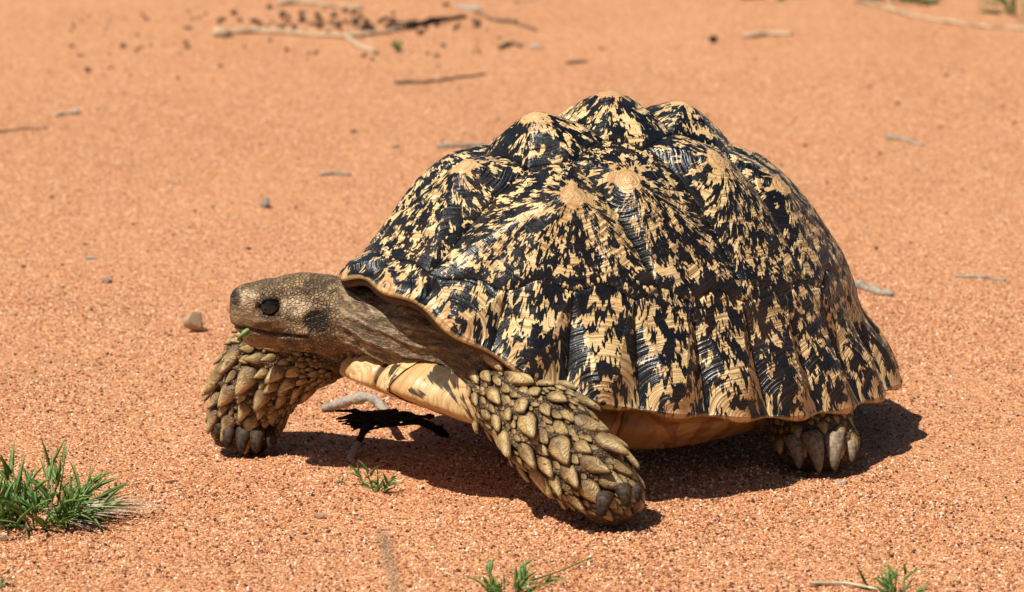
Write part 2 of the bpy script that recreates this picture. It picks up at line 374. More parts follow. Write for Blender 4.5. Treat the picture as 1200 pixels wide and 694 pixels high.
# loose grains lying on the sheet: instances on a cloud of points
def grains():
    N = 330000
    y = -1.15 + 3.3 * rng.random(N) ** 1.35; dy = y - CAM.y
    half = dy * (620.0 / FPX) + 0.08
    x = CAM.x + (rng.random(N) * 2 - 1) * half
    P = np.stack([x, y, np.zeros(N)], 1)
    keep = rng.random(N) < np.clip(0.62 + 0.9 * fbm(P * 5.0, 71, 3), 0.12, 1.0)
    x, y = x[keep], y[keep]; N = len(x)
    s = 0.0007 + 0.0011 * rng.random(N) ** 2.2
    s = s * np.interp(y, [0.0, 0.9], [1.0, 0.68])
    z = ground_z(x, y) + 0.25 * s
    me = bpy.data.meshes.new('sand_grains'); me.vertices.add(N)
    me.vertices.foreach_set('co', np.stack([x, y, z], 1).astype(np.float32).ravel())
    a = me.attributes.new('size', 'FLOAT_VECTOR', 'POINT')
    sc = s[:, None] * (0.7 + 0.6 * rng.random((N, 3))); sc[:, 2] *= 0.8
    a.data.foreach_set('vector', sc.astype(np.float32).ravel())
    a = me.attributes.new('turn', 'FLOAT_VECTOR', 'POINT')
    a.data.foreach_set('vector', (rng.random((N, 3)) * 6.28).astype(np.float32).ravel())
    o = bpy.data.objects.new('sand_grains', me); col.objects.link(o)
    g = bpy.data.node_groups.new('grain_scatter', 'GeometryNodeTree')
    g.interface.new_socket('Geometry', in_out='INPUT', socket_type='NodeSocketGeometry')
    g.interface.new_socket('Geometry', in_out='OUTPUT', socket_type='NodeSocketGeometry')
    N_ = g.nodes.new; i = N_('NodeGroupInput'); ou = N_('NodeGroupOutput')
    ico = N_('GeometryNodeMeshIcoSphere'); ico.inputs['Subdivisions'].default_value = 1; ico.inputs['Radius'].default_value = 1.0
    sm = N_('GeometryNodeSetMaterial'); sm.inputs['Material'].default_value = M['grain']
    ip = N_('GeometryNodeInstanceOnPoints')
    a1 = N_('GeometryNodeInputNamedAttribute'); a1.data_type = 'FLOAT_VECTOR'; a1.inputs['Name'].default_value = 'size'
    a2 = N_('GeometryNodeInputNamedAttribute'); a2.data_type = 'FLOAT_VECTOR'; a2.inputs['Name'].default_value = 'turn'
    L = g.links.new
    m2p = N_('GeometryNodeMeshToPoints'); L(i.outputs[0], m2p.inputs['Mesh'])
    L(m2p.outputs[0], ip.inputs['Points']); L(ico.outputs['Mesh'], sm.inputs['Geometry']); L(sm.outputs[0], ip.inputs['Instance'])
    L(a1.outputs[0], ip.inputs['Scale']); L(a2.outputs[0], ip.inputs['Rotation']); L(ip.outputs[0], ou.inputs[0])
    md = o.modifiers.new('scatter', 'NODES'); md.node_group = g
    me.materials.append(M['grain'])
    tag(o, 'loose coarse grains of red orange sand on the ground', 'sand', None, 'stuff')
grains()

# ------------------------------------------------------------------ carapace
A_, B_ = 360.0, 255.0; OF = 32.0; ZTOP = 394.0
RIM_PHI = np.radians([0, 17, 35, 59, 76, 95, 114, 152, 180]); RIM_H = np.array([252, 240, 184, 120, 102, 83, 72, 64, 64.])
_pf = np.radians(np.arange(0, 181)); _ph = np.interp(_pf, RIM_PHI, RIM_H)
for _ in range(60): _ph[1:-1] = (_ph[:-2] + 2 * _ph[1:-1] + _ph[2:]) / 4; _ph[0] = _ph[1]; _ph[-1] = _ph[-2]
def rim_h(phi): return np.interp(np.abs(phi), _pf, _ph)
_rho = np.linspace(0, 1, 400)
FLARE = 0.075
_g = (1 - FLARE) * np.sin(_rho * np.pi / 2) + FLARE * _rho ** 7
def rim_hit(dx, dy):             # distance from (OF,0) along (dx,dy) to the rim ellipse
    a = (dx / A_) ** 2 + (dy / B_) ** 2; b = 2 * OF * dx / A_ ** 2; c = (OF / A_) ** 2 - 1
    return (-b + np.sqrt(b * b - 4 * a * c)) / (2 * a)
def dom(F, L):                   # plan point -> disc domain
    dx, dy = F - OF, L
    t = rim_hit(dx, dy); g = 1 / t; rho = np.interp(g, _g, _rho)
    psi = np.arctan2(dy * A_ / B_, dx)
    return np.array([rho * np.cos(psi), rho * np.sin(psi)])
# marginal seams: eleven to a side plus one over the tail
_ph2 = np.linspace(0, np.pi, 2000)
_arc = np.concatenate([[0], np.cumsum(np.hypot(np.diff(A_ * np.cos(_ph2)), np.diff(B_ * np.sin(_ph2))))]); _arc /= _arc[-1]
NM = 11.5
def phi_seam(i): return float(np.interp(i / NM, _arc, _ph2))
def S(p, q):
    rho = np.hypot(p, q); psi = np.arctan2(q, p)
    dx, dy = np.cos(psi), np.sin(psi) * B_ / A_
    t = rim_hit(dx, dy); g = np.interp(rho, _rho, _g)
    ex, ey = OF + t * dx, t * dy
    phi = np.arctan2(ey / B_, ex / A_)
    marg = np.interp(np.abs(phi), _ph2, _arc) * NM
    mid = 0.5 + 0.5 * np.cos(2 * np.pi * (marg - 0.5))                # 1 at the middle of each marginal
    edge = sstep(0.72, 1.0, rho)
    sc = 1 + edge * (0.020 * mid - 0.006) * (1 + 0.8 * sstep(1.8, 2.9, np.abs(phi)))
    sc = sc * (1 - 0.045 * sstep(1.3, 2.5, np.abs(phi)) * np.exp(-((rho - 0.82) / 0.11) ** 2))
    F = OF + g * t * dx * sc; L = g * t * dy * sc
    cf = np.cos(psi)
    e = 0.62 + np.where(cf > 0, 0.42 * np.clip(cf, 0, 1) ** 6, 0.02 * cf)
    k = np.clip(np.cos(np.clip(rho, 0, 1) * np.pi / 2), 0, 1) ** (2 * e)
    zr = rim_h(phi) - 5 * mid * edge
    z = zr + (ZTOP - zr) * k
    return np.stack([F, L, z], -1)
def Sn(p, q, h=2e-3):
    r = np.hypot(p, q); k = np.where(r > 0.992, 0.992 / np.maximum(r, 1e-6), 1.0); p, q = p * k, q * k
    a = S(p + h, q) - S(p - h, q); b = S(p, q + h) - S(p, q - h)
    n = np.cross(a, b); n /= np.linalg.norm(n, axis=-1, keepdims=True) + 1e-9
    return n
RHO_M = lambda phi: 0.665 + 0.12 * sstep(1.0, 0.2, np.abs(phi)) + 0.05 * sstep(2.3, 3.0, np.abs(phi)) + 0.016 * np.cos(2 * np.pi * NM * np.interp(np.abs(phi), _ph2, _arc))
def ring_pt(phi, rho=None):
    d = dom(A_ * 0.9999 * np.cos(phi), B_ * 0.9999 * np.sin(phi)); d = d / np.hypot(*d)
    return d * (RHO_M(phi) if rho is None else rho)
def ring_arc(p0, p1, n=10): return [ring_pt(p) for p in np.linspace(p0, p1, n * 3)]

def polar_piece(name, poly, apex, surf, bump, mat, parent, thick=6.0, NB=150, NR=34, shrink=0.9992, power=1.5, groove=0.45, seed=0,
                lipf=None, bridge=None, bias=0.0, fade=None, lift=None, areola=1.0, spread=0.0, columns=False):
    poly = np.array(poly); cl = np.vstack([poly, poly[:1]])
    seg = np.hypot(*(np.diff(cl, axis=0).T)); s = np.concatenate([[0], np.cumsum(seg)])
    # keep the corners, sample the sides in between
    tt = np.unique(np.concatenate([np.linspace(0, s[-1], NB, endpoint=False), s[:-1]]))
    tt = tt[np.concatenate([[True], np.diff(tt) > 0.05 * s[-1] / NB])]
    bx, by = np.interp(tt, s, cl[:, 0]), np.interp(tt, s, cl[:, 1]); nb = len(tt)
    rr = (np.linspace(0, 1, NR + 1)[1:]) ** 0.95 * shrink
    rr[-1] = shrink
    ap = np.array(apex)
    # rings are round near the areola and take the outline's shape further out
    px = ap[0] + rr[:, None] * (bx - ap[0])[None]; py = ap[1] + rr[:, None] * (by - ap[1])[None]
    px = np.concatenate([[ap[0]], px.ravel()]); py = np.concatenate([[ap[1]], py.ravel()])
    rv = np.concatenate([[0], np.repeat(rr / shrink, nb)])
    P, Nn = surf(px, py)
    Bp, _ = surf(ap[0] + shrink * (bx - ap[0]), ap[1] + shrink * (by - ap[1])); Ap = P[0]
    blen = np.linalg.norm(Bp - Ap, axis=1); bl2 = np.concatenate([blen, blen, blen])
    k = 9; blen_s = np.convolve(bl2, np.ones(k) / k, 'same')[nb:2 * nb]
    rl = np.concatenate([[0], (rr[:, None] / shrink * blen_s[None]).ravel()])
    rim_point = np.vstack([Bp.mean(0)[None], np.tile(Bp, (NR, 1))]) + np.array([0, 0, 1]) * 0
    rim_point = rim_point + seed * np.array([391.0, 177.0, 263.0])
    wob = 1 + 0.10 * fbm(np.stack([px * 6, py * 6, np.full_like(px, seed * 3.7)], 1), 5, 2)
    plate = 1 - 0.35 * np.exp(-(rv / 0.13) ** 2)
    disp = bump * wob * (1 - rv ** power) * np.where(rv < 0.12, 1 - 0.06 * (1 - rv / 0.12), 1) - groove * sstep(0.90, 1.0, rv)
    steps = 0.55 * np.sin(rl * 0.46 + 2.0 * fbm(np.stack([px * 3, py * 3, np.full_like(px, seed)], 1), 9, 2)) + 0.35 * np.sin(rl * 1.07 + seed)
    disp = disp + steps * sstep(0.08, 0.25, rv) * 0.55
    if fade is not None: disp = disp * fade(px, py)
    if lift is not None: disp = disp + lift(px, py)
    V = P + Nn * disp[:, None]
    inner = P[-nb:] - Nn[-nb:] * thick; ic = inner.mean(0)[None]
    F = []
    idx = lambda j, i: 1 + j * nb + (i % nb)
    I = np.arange(nb); I2 = (I + 1) % nb
    tri0 = np.stack([np.zeros(nb, int), 1 + I, 1 + I2, 1 + I2], 1)
    quads = []
    for j in range(NR - 1):
        quads.append(np.stack([1 + j * nb + I, 1 + (j + 1) * nb + I, 1 + (j + 1) * nb + I2, 1 + j * nb + I2], 1))
    nv = len(V)
    quads.append(np.stack([1 + (NR - 1) * nb + I, nv + I, nv + I2, 1 + (NR - 1) * nb + I2], 1))
    V2 = np.vstack([V, inner, ic])
    cap = np.stack([nv + I2, nv + I, np.full(nb, nv + nb)], 1)
    faces = [tuple(t[:3]) for t in tri0] + [tuple(q) for q in np.vstack(quads)] + [tuple(c) for c in cap]
    lip = np.zeros(len(V2))
    if lipf is not None:
        lip[:nv] = lipf(px, py); lip[nv:] = 1.0
    ext = lambda a, f: np.concatenate([a, np.broadcast_to(a[-nb:], (nb,)) if f is None else np.full(nb, f), [a[-1] if f is None else f]])
    rest = P + seed * np.array([391.0, 177.0, 263.0])
    if columns:                               # marginals grow upwards from the rim: streaks follow the columns
        rr_ = np.hypot(px, py) + 1e-9; foot_ = surf(px / rr_ * 0.99, py / rr_ * 0.99)[0] + seed * np.array([391.0, 177.0, 263.0])
        rim_point = 0.85 * foot_ + 0.15 * rest; rest = foot_ + 0.42 * (rest - foot_)
    else:
        rim_point = rim_point * (1 - spread) + rest * spread
    attrs = {'rest': np.vstack([rest, rest[-nb:], rest[-1:]]), 'ring': ext(rv, 1.0), 'ring_length': np.concatenate([rl, blen_s, [blen_s.mean()]]),
             'rim_point': np.vstack([rim_point, rim_point[-nb:], rim_point[-1:]]), 'lip': lip, 'bias': np.full(len(V2), bias), 'areola': np.full(len(V2), areola),
             'bridge': np.concatenate([bridge(px, py), np.zeros(nb + 1)]) if bridge is not None else np.zeros(len(V2))}
    Wp = w3(V2[:, 0], V2[:, 1], V2[:, 2]) * U
    # outward winding
    o = mesh_obj(name, Wp, faces, mat, parent, True, attrs)
    return o

tort = empty('tortoise', (0, 0, 0))
tag(tort, 'leopard tortoise walking across sand, black and yellow domed shell', 'tortoise')

# seam bed under the scutes
def carapace_bed():
    nr, na = 46, 220
    rr = np.linspace(0.0, 0.985, nr); aa = np.linspace(0, 2 * np.pi, na, endpoint=False)
    Rr, Aa = np.meshgrid(rr, aa, indexing='ij'); p, q = (Rr * np.cos(Aa)).ravel(), (Rr * np.sin(Aa)).ravel()
    P, Nn = S(p, q), Sn(p, q)
    out = P - Nn * 2.6; inn = P - Nn * 11.0
    V = np.vstack([out, inn]); W = w3(V[:, 0], V[:, 1], V[:, 2]) * U
    i = np.arange(nr * na).reshape(nr, na); j = np.roll(i, -1, 1)
    q1 = np.stack([i[:-1], i[1:], j[1:], j[:-1]], -1).reshape(-1, 4); q2 = q1[:, ::-1] + nr * na
    q3 = np.stack([i[-1], i[-1] + nr * na, j[-1] + nr * na, j[-1]], -1)
    return mesh_obj('carapace', W, np.vstack([q1, q2, q3]), M['seam'], tort)
bed = carapace_bed()
def surf_c(p, q): return S(p, q), Sn(p, q)

def ring_lift(px, py):                        # fills the crease where costals meet marginals
    rho = np.hypot(px, py); psi = np.arctan2(py, px); dx, dy = np.cos(psi), np.sin(psi) * B_ / A_; t = rim_hit(dx, dy)
    phi = np.arctan2(t * dy / B_, (OF + t * dx) / A_)
    return 6.5 * np.exp(-((rho - RHO_M(phi)) / 0.06) ** 2)
def rim_fade(px, py): return 1 - 0.72 * sstep(0.86, 0.995, np.hypot(px, py))
def both(f):
    f(1); f(-1)
mir = lambda pts: [(x, -y) for x, y in pts]
PV1, PV5 = 0.28, math.pi - 0.42
PC = [1.26, 1.66, 2.04]
Apts = [(167, 46), (68, 54), (-31, 54), (-132, 46)]; Bpts = [(123, 70), (24, 80), (-86, 70)]
dA = [dom(*a) for a in Apts]; dB = [dom(*b) for b in Bpts]
mA = [d * [1, -1] for d in dA]; mB = [d * [1, -1] for d in dB]
seedc = [0]
def nseed(): seedc[0] += 1; return seedc[0]
VAP = [(212, 0), (118, 0), (17, 0), (-79, 0), (-200, 0)]
VB = [27, 32, 33, 30, 20]
polysV = [ring_arc(-PV1, PV1, 9) + [dA[0], mA[0]],
          [dA[0], dB[0], dA[1], mA[1], mB[0], mA[0]],
          [dA[1], dB[1], dA[2], mA[2], mB[1], mA[1]],
          [dA[2], dB[2], dA[3], mA[3], mB[2], mA[2]],
          [dA[3]] + ring_arc(PV5, math.pi, 7) + [d * [1, -1] for d in ring_arc(PV5, math.pi, 7)[::-1][1:]] + [mA[3]]]
for poly, ap, b in zip(polysV, VAP, VB):
    polar_piece('vertebral_scute', poly, dom(*ap), surf_c, b, M['shell'], bed, NB=170, NR=38, power=1.05, seed=nseed(), bias=0.01, lift=ring_lift, spread=0.22)
CAP = [(155, 113), (87, 121), (-40, 111), (-134, 108)]
CB = [27, 22, 22, 18]
polysC = [[dA[0], *ring_arc(PV1, PC[0], 12), dB[0]],
          [dA[1], dB[0], *ring_arc(PC[0], PC[1], 9), dB[1]],
          [dA[2], dB[1], *ring_arc(PC[1], PC[2], 9), dB[2]],
          [dA[3], dB[2], *ring_arc(PC[2], PV5, 11)]]
for poly, ap, b in zip(polysC, CAP, CB):
    for sgn in (1, -1):
        pp = [np.array(x) * [1, sgn] for x in poly]; d = dom(*ap) * [1, sgn]
        if sgn < 0: pp = pp[::-1]
        polar_piece('costal_scute', pp, d, surf_c, b, M['shell'], bed, NB=170, NR=42, power=1.1, seed=nseed(), bias=0.012, lift=ring_lift, spread=0.22)
def lipf(px, py):
    return sstep(0.988, 0.999, np.hypot(px, py)) * 0.6
def marg_poly(p0, p1):
    return ring_arc(p0, p1, 8) + [ring_pt(p, 1.0) for p in np.linspace(p1, p0, 14)]
for i in range(11):
    p0, p1 = phi_seam(i), phi_seam(i + 1)
    for sgn in (1, -1):
        pp = [np.array(x) * [1, sgn] for x in marg_poly(p0, p1)]
        if sgn > 0: pp = pp[::-1]
        pp = pp[::-1]
        pm = p0 + (p1 - p0) * 0.5; d = ring_pt(pm, 0.982) * [1, sgn]
        polar_piece('marginal_scute', pp, d, surf_c, 22, M['shell'], bed, NB=130, NR=36, power=1.15, seed=nseed(), lipf=lipf, bias=0.0, thick=3, lift=ring_lift, fade=rim_fade, areola=0.12, columns=True)
p0 = phi_seam(11)
pp = marg_poly(p0, math.pi); pp2 = [np.array(x) * [1, -1] for x in marg_poly(p0, math.pi)]
h1 = ring_arc(p0, math.pi, 5); h2 = [ring_pt(p, 1.0) for p in np.linspace(math.pi, p0, 6)]
sup = h1 + [x * [1, -1] for x in h1[::-1][1:]] + [x * [1, -1] for x in h2[::-1]] + h2[1:]
polar_piece('supracaudal_scute', sup, ring_pt(math.pi, 0.982), surf_c, 9.5, M['shell'], bed, NB=120, NR=30, seed=nseed(), lipf=lipf, lift=ring_lift, fade=rim_fade, areola=0.12, columns=True)

# ------------------------------------------------------------------ plastron
PO = 40.0; WB = 0.62
_pa = np.radians([0, 7, 14, 22, 33, 48, 62, 75, 90, 105, 120, 135, 150, 162, 172, 180])
_pr = np.array([305, 314, 312, 292, 258, 216, 186, 170, 164, 168, 182, 205, 248, 290, 300, 282.])
_pli = np.interp(np.degrees(_pa), [0, 20, 40, 55, 75, 110, 130, 150, 180], [95, 95, 85, 30, -62, -62, 0, 60, 60])
_plh = np.interp(np.degrees(_pa), [0, 20, 40, 55, 75, 110, 130, 150, 180], [62, 64, 78, 84, 62, 55, 60, 45, 40])
def zb(F, L):
    f = np.clip(F, -400, 420)
    return 30 + 0.00086 * np.clip(f - 20, 0, None) ** 2 + 0.0006 * np.clip(-f - 180, 0, None) ** 2 + 10 * (L / 150) ** 2
def surf_p(p, q):
    ww = np.hypot(p, q); psi = np.arctan2(q, p); ap = np.abs(psi)
    Rr = np.interp(ap, _pa, _pr); li = np.interp(ap, _pa, _pli); lh = np.interp(ap, _pa, _plh)
    def pos(ww):
        t = np.clip((ww - WB) / (1 - WB), 0, 1); b = np.clip(ww / WB, 0, 1)
        rad = b * Rr - li * t + 9 * np.sin(np.pi * np.clip(t * 2.2, 0, 1))
        eF, eL = PO + Rr * np.cos(psi), Rr * np.sin(psi)
        F, L = PO + rad * np.cos(psi), rad * np.sin(psi)
        bF, bL = PO + b * Rr * np.cos(psi), b * Rr * np.sin(psi)
        z = zb(bF, bL) + lh * (t ** 0.75) - 6 * np.exp(-((ww - WB) / 0.12) ** 2) * 0
        return np.stack([F, L, z], -1)
    P = pos(ww)
    a = pos(ww + 4e-3) - pos(ww - 4e-3)
    # tangent around
    ps2 = psi + 4e-3
    Rr2 = np.interp(np.abs(ps2), _pa, _pr)
    b2 = np.stack([-np.sin(psi), np.cos(psi), np.zeros_like(psi)], -1)
    nn = np.cross(b2, a); nn /= np.linalg.norm(nn, axis=-1, keepdims=True) + 1e-9
    return P, nn
def pdom(F, L):
    dx, dy = F - PO, L; psi = math.atan2(dy, dx); ww = WB * math.hypot(dx, dy) / float(np.interp(abs(psi), _pa, _pr))
    return np.array([ww * math.cos(psi), ww * math.sin(psi)])
pseam = [math.radians(x) for x in (0, 13, 40, 66, 118, 152, 180)]      # angle where each cross seam meets the edge
pmid = [None, 285, 195, 120, -80, -185, None]
plas = None
def pmesh_bed():
    nr, na = 26, 160
    rr = np.linspace(0.0, 0.99, nr); aa = np.linspace(0, 2 * np.pi, na, endpoint=False)
    Rr, Aa = np.meshgrid(rr, aa, indexing='ij'); p, q = (Rr * np.cos(Aa)).ravel(), (Rr * np.sin(Aa)).ravel()
    P, Nn = surf_p(p, q); V = P - Nn * 2.0
    ctr = V[(nr - 1) * na:].mean(0)[None] + [[0, 0, 10]]
    W = w3(*np.vstack([V, ctr]).T) * U
    i = np.arange(nr * na).reshape(nr, na); j = np.roll(i, -1, 1)
    q1 = np.stack([i[:-1], j[:-1], j[1:], i[1:]], -1).reshape(-1, 4)
    faces = [tuple(x) for x in q1] + [(int(i[-1, k]), int(i[-1, (k + 1) % na]), nr * na) for k in range(na)]
    return mesh_obj('plastron', W, faces, M['seam'], tort)
plas = pmesh_bed()
pnames = ['gular_scute', 'humeral_scute', 'pectoral_scute', 'abdominal_scute', 'femoral_scute', 'anal_scute']
def brg(px, py):
    a = np.abs(np.arctan2(py, px)); ww = np.hypot(px, py)
    return sstep(0.75, 1.05, a) * sstep(2.5, 2.2, a) * 0.75
for k in range(6):
    for sgn in (1, -1):
        a0, a1 = pseam[k], pseam[k + 1]
        outer = [np.array((math.cos(a), math.sin(a))) for a in np.linspace(a0, a1, 14)]
        mids = []
        if pmid[k + 1] is not None: mids.append(pdom(pmid[k + 1], 0.01))
        if pmid[k] is not None: mids.append(pdom(pmid[k], 0.01))
        if k == 0:
            outer[0] = np.array((0.985, 0.03))
        pp = outer + mids
        pp = [np.array(x) * [1, sgn] for x in pp]
        if sgn < 0: pp = pp[::-1]
        am = (a0 + a1) / 2
        apx = np.array((math.cos(am), math.sin(am) * sgn)) * (0.60 if k not in (2, 3) else 0.55)
        polar_piece(pnames[k], pp, apx, surf_p, 2.0, M['plastron'], plas, thick=4, NB=110, NR=26, groove=0.8, shrink=0.997, seed=nseed(), bridge=brg)

# ------------------------------------------------------------------ body (one skin mesh) from a distance field, units, world axes
def rcone(P, a, b, r1, r2):
    a, b = np.asarray(a, float), np.asarray(b, float); ba = b - a; l2 = ba @ ba
    t = np.clip(((P - a) @ ba) / l2, 0, 1)
    return np.linalg.norm(P - a - t[:, None] * ba, axis=1) - (r1 + (r2 - r1) * t)
def ellip(P, c, ax, r):          # ax rows = axes
    q = (P - c) @ np.asarray(ax).T; r = np.asarray(r, float)
    k0 = np.linalg.norm(q / r, axis=1); k1 = np.linalg.norm(q / (r * r), axis=1) + 1e-9
    return k0 * (k0 - 1) / k1
def smin(a, b, k):
    h = np.clip(0.5 + 0.5 * (b - a) / k, 0, 1); return b + (a - b) * h - k * h * (1 - h)
def smax(a, b, k): return -smin(-a, -b, k)

YH = -128.0                                   # depth of the head's middle plane
HYAW = R(4)                                   # nose turned slightly towards the lens
hx = np.array([-math.cos(HYAW), -math.sin(HYAW), 0]); hy = np.array([-math.sin(HYAW), math.cos(HYAW), 0]); hz = np.array([0, 0, 1.0])
hpiv = at(362, 364, YH)
def H(px, py, lat=0.0):                       # a point of the head drawn in profile, lat>0 = far side
    b = at(px, py, YH); d = b - hpiv
    return hpiv + (-d[0]) * hx * 1.0 + lat * hy + d[2] * hz
def hax(tilt):                                # axes of an ellipsoid tilted in the profile plane (deg, nose up)
    t = R(tilt); return np.array([hx * math.cos(t) + hz * math.sin(t), hy, -hx * math.sin(t) + hz * math.cos(t)])
axes0 = np.array([[-tc, -ts, 0], [ts, -tc, 0], [0, 0, 1.0]])
EYE = H(316, 352, -26.0)
near_leg = [(at(585, 425, -205), 40), (at(601, 462, -250), 43), (at(645, 508, -305), 46), (at(690, 552, -338), 39), (at(712, 576, -346), 34)]
far_leg = [(at(430, 395, -90), 36), (at(362, 412, -55), 37), (at(322, 424, -36), 44), (at(303, 450, -28), 43), (at(291, 484, -18), 36), (at(287, 500, -15), 32)]
hind_leg = [(at(915, 420, 0), 58), (at(945, 480, -60), 46), (at(958, 512, -88), 41)]
MOUTH = [H(270, 379, 0), H(275, 379, -14), H(292, 380, -24), H(318, 384, -31), H(345, 386, -36), H(366, 383, -39)]

def sdf_head(P):
    d = ellip(P, H(364, 361), hax(0), (46, 39, 39.5))
    d = smin(d, ellip(P, H(334, 353), hax(-8), (44, 31, 28)), 14)
    d = smin(d, ellip(P, H(322, 366), hax(-2), (46, 29, 31)), 12)
    d = smin(d, ellip(P, H(297, 361), hax(8), (27, 20, 30)), 9)
    d = smin(d, ellip(P, H(288, 348), hax(0), (17, 15, 14)), 6)
    for s in (-1, 1):
        d = smin(d, ellip(P, H(312, 340, s * 20), hax(-4), (20, 10, 9)), 8)          # brow
        d = smin(d, ellip(P, H(318, 366, s * 25), hax(-14), (20, 8, 6)), 7)          # cheek below the eye
        d = smin(d, ellip(P, H(372, 372, s * 28), hax(0), (30, 13, 24)), 10)
    jaw = smin(rcone(P, H(378, 388, -14), H(300, 389, -6), 23, 14), rcone(P, H(378, 388, 14), H(300, 389, 6), 23, 14), 14)
    d = smin(d, jaw, 7)
    for s in (-1, 1):
        e = EYE if s < 0 else EYE + hy * 52
        ev = P - e
        d = smax(d, -(np.linalg.norm(ev * [1, 1, 1.15], axis=1) - 13.0), 3)
        op = (np.sqrt(((ev @ hx) / 11.2) ** 2 + ((ev @ hz + 0.06 * (ev @ hx)) / 9.4) ** 2) - 1) * 9.4
        lid = smax(np.linalg.norm(ev * [1, 0.86, 1], axis=1) - 13.6, -op, 2.0)
        fold_ = np.sqrt((np.sqrt(((ev @ hx) / 1.15) ** 2 + (ev @ hz) ** 2) - 16.5) ** 2 + (ev @ hy - s * 2.0) ** 2) - 1.9
        d = smin(smin(d, lid, 1.5), fold_, 2.0)
        tp = P - H(370, 368, s * 43)
        d = smax(d, -(np.sqrt(((tp @ hx) / 17) ** 2 + ((tp @ hz) / 15) ** 2 + ((tp @ hy) / 6.5) ** 2) - 1) * 6, 2.0)
        nz = P - H(274, 345, s * 6)
        d = smax(d, -(np.linalg.norm(nz, axis=1) - 3.2), 2)
    return d
NECK = [(at(395, 366, -130), 39), (at(440, 375, -158), 33), (at(485, 386, -185), 37), (w3(255, -5, 178) * 1.0, 54)]
def chain(P, pts, k):
    d = None
    for (a, ra), (b, rb) in zip(pts[:-1], pts[1:]):
        e = rcone(P, a, b, ra, rb); d = e if d is None else smin(d, e, k)
    return d
def sdf(P):
    d = sdf_head(P)
    nk = chain(P, NECK, 16)
    nk = smin(nk, chain(P, [(at(398, 386, -134), 22), (at(452, 396, -165), 21), (at(505, 402, -200), 26)], 10), 14)   # loose throat
    d = smin(d, nk, 13)
    core = ellip(P, w3(15, 0, 180), axes0, (245, 170, 105))
    core = smin(core, ellip(P, w3(225, 0, 165), axes0, (60, 122, 56)), 30)
    d = smin(d, core, 26)
    # shoulders and the skin hanging between neck, arm and plastron
    d = smin(d, chain(P, [(w3(280, 20, 182), 42), (w3(250, 92, 168), 40), (w3(220, 128, 148), 46)], 20), 24)
    d = smin(d, chain(P, [(w3(285, -20, 170), 46), (w3(275, -95, 160), 46), (at(430, 392, -90), 38)], 20), 22)
    nl = chain(P, near_leg, 20)
    foot = ellip(P, at(716, 580, -348), np.array([[.8, -.25, -.5], [.3, .95, 0], [.5, -.2, .85]]), (34, 34, 32))
    nl = smin(nl, foot, 10)
    d = smin(d, nl, 18)
    flg = chain(P, far_leg, 22)
    flg = smin(flg, rcone(P, at(270, 500, -22), at(304, 503, -22), 22, 22), 14)
    flg = smin(flg, rcone(P, at(306, 424, -35), at(286, 470, -22), 36, 33), 16)
    d = smin(d, flg, 18)
    hl = chain(P, hind_leg, 20)
    hl = smin(hl, rcone(P, at(935, 520, -98), at(982, 520, -98), 27, 24), 12)
    d = smin(d, hl, 18)
    d = smin(d, chain(P, [(w3(-150, -130, 120), 55), (w3(-190, -165, 70), 44), (w3(-205, -172, 28), 40)], 18), 18)
    d = smin(d, chain(P, [(w3(-280, 0, 120), 26), (w3(-318, 6, 78), 12), (w3(-322, 10, 60), 6)], 14), 14)
    d = smax(d, -(P[:, 2] + 3.5), 4)
    return d

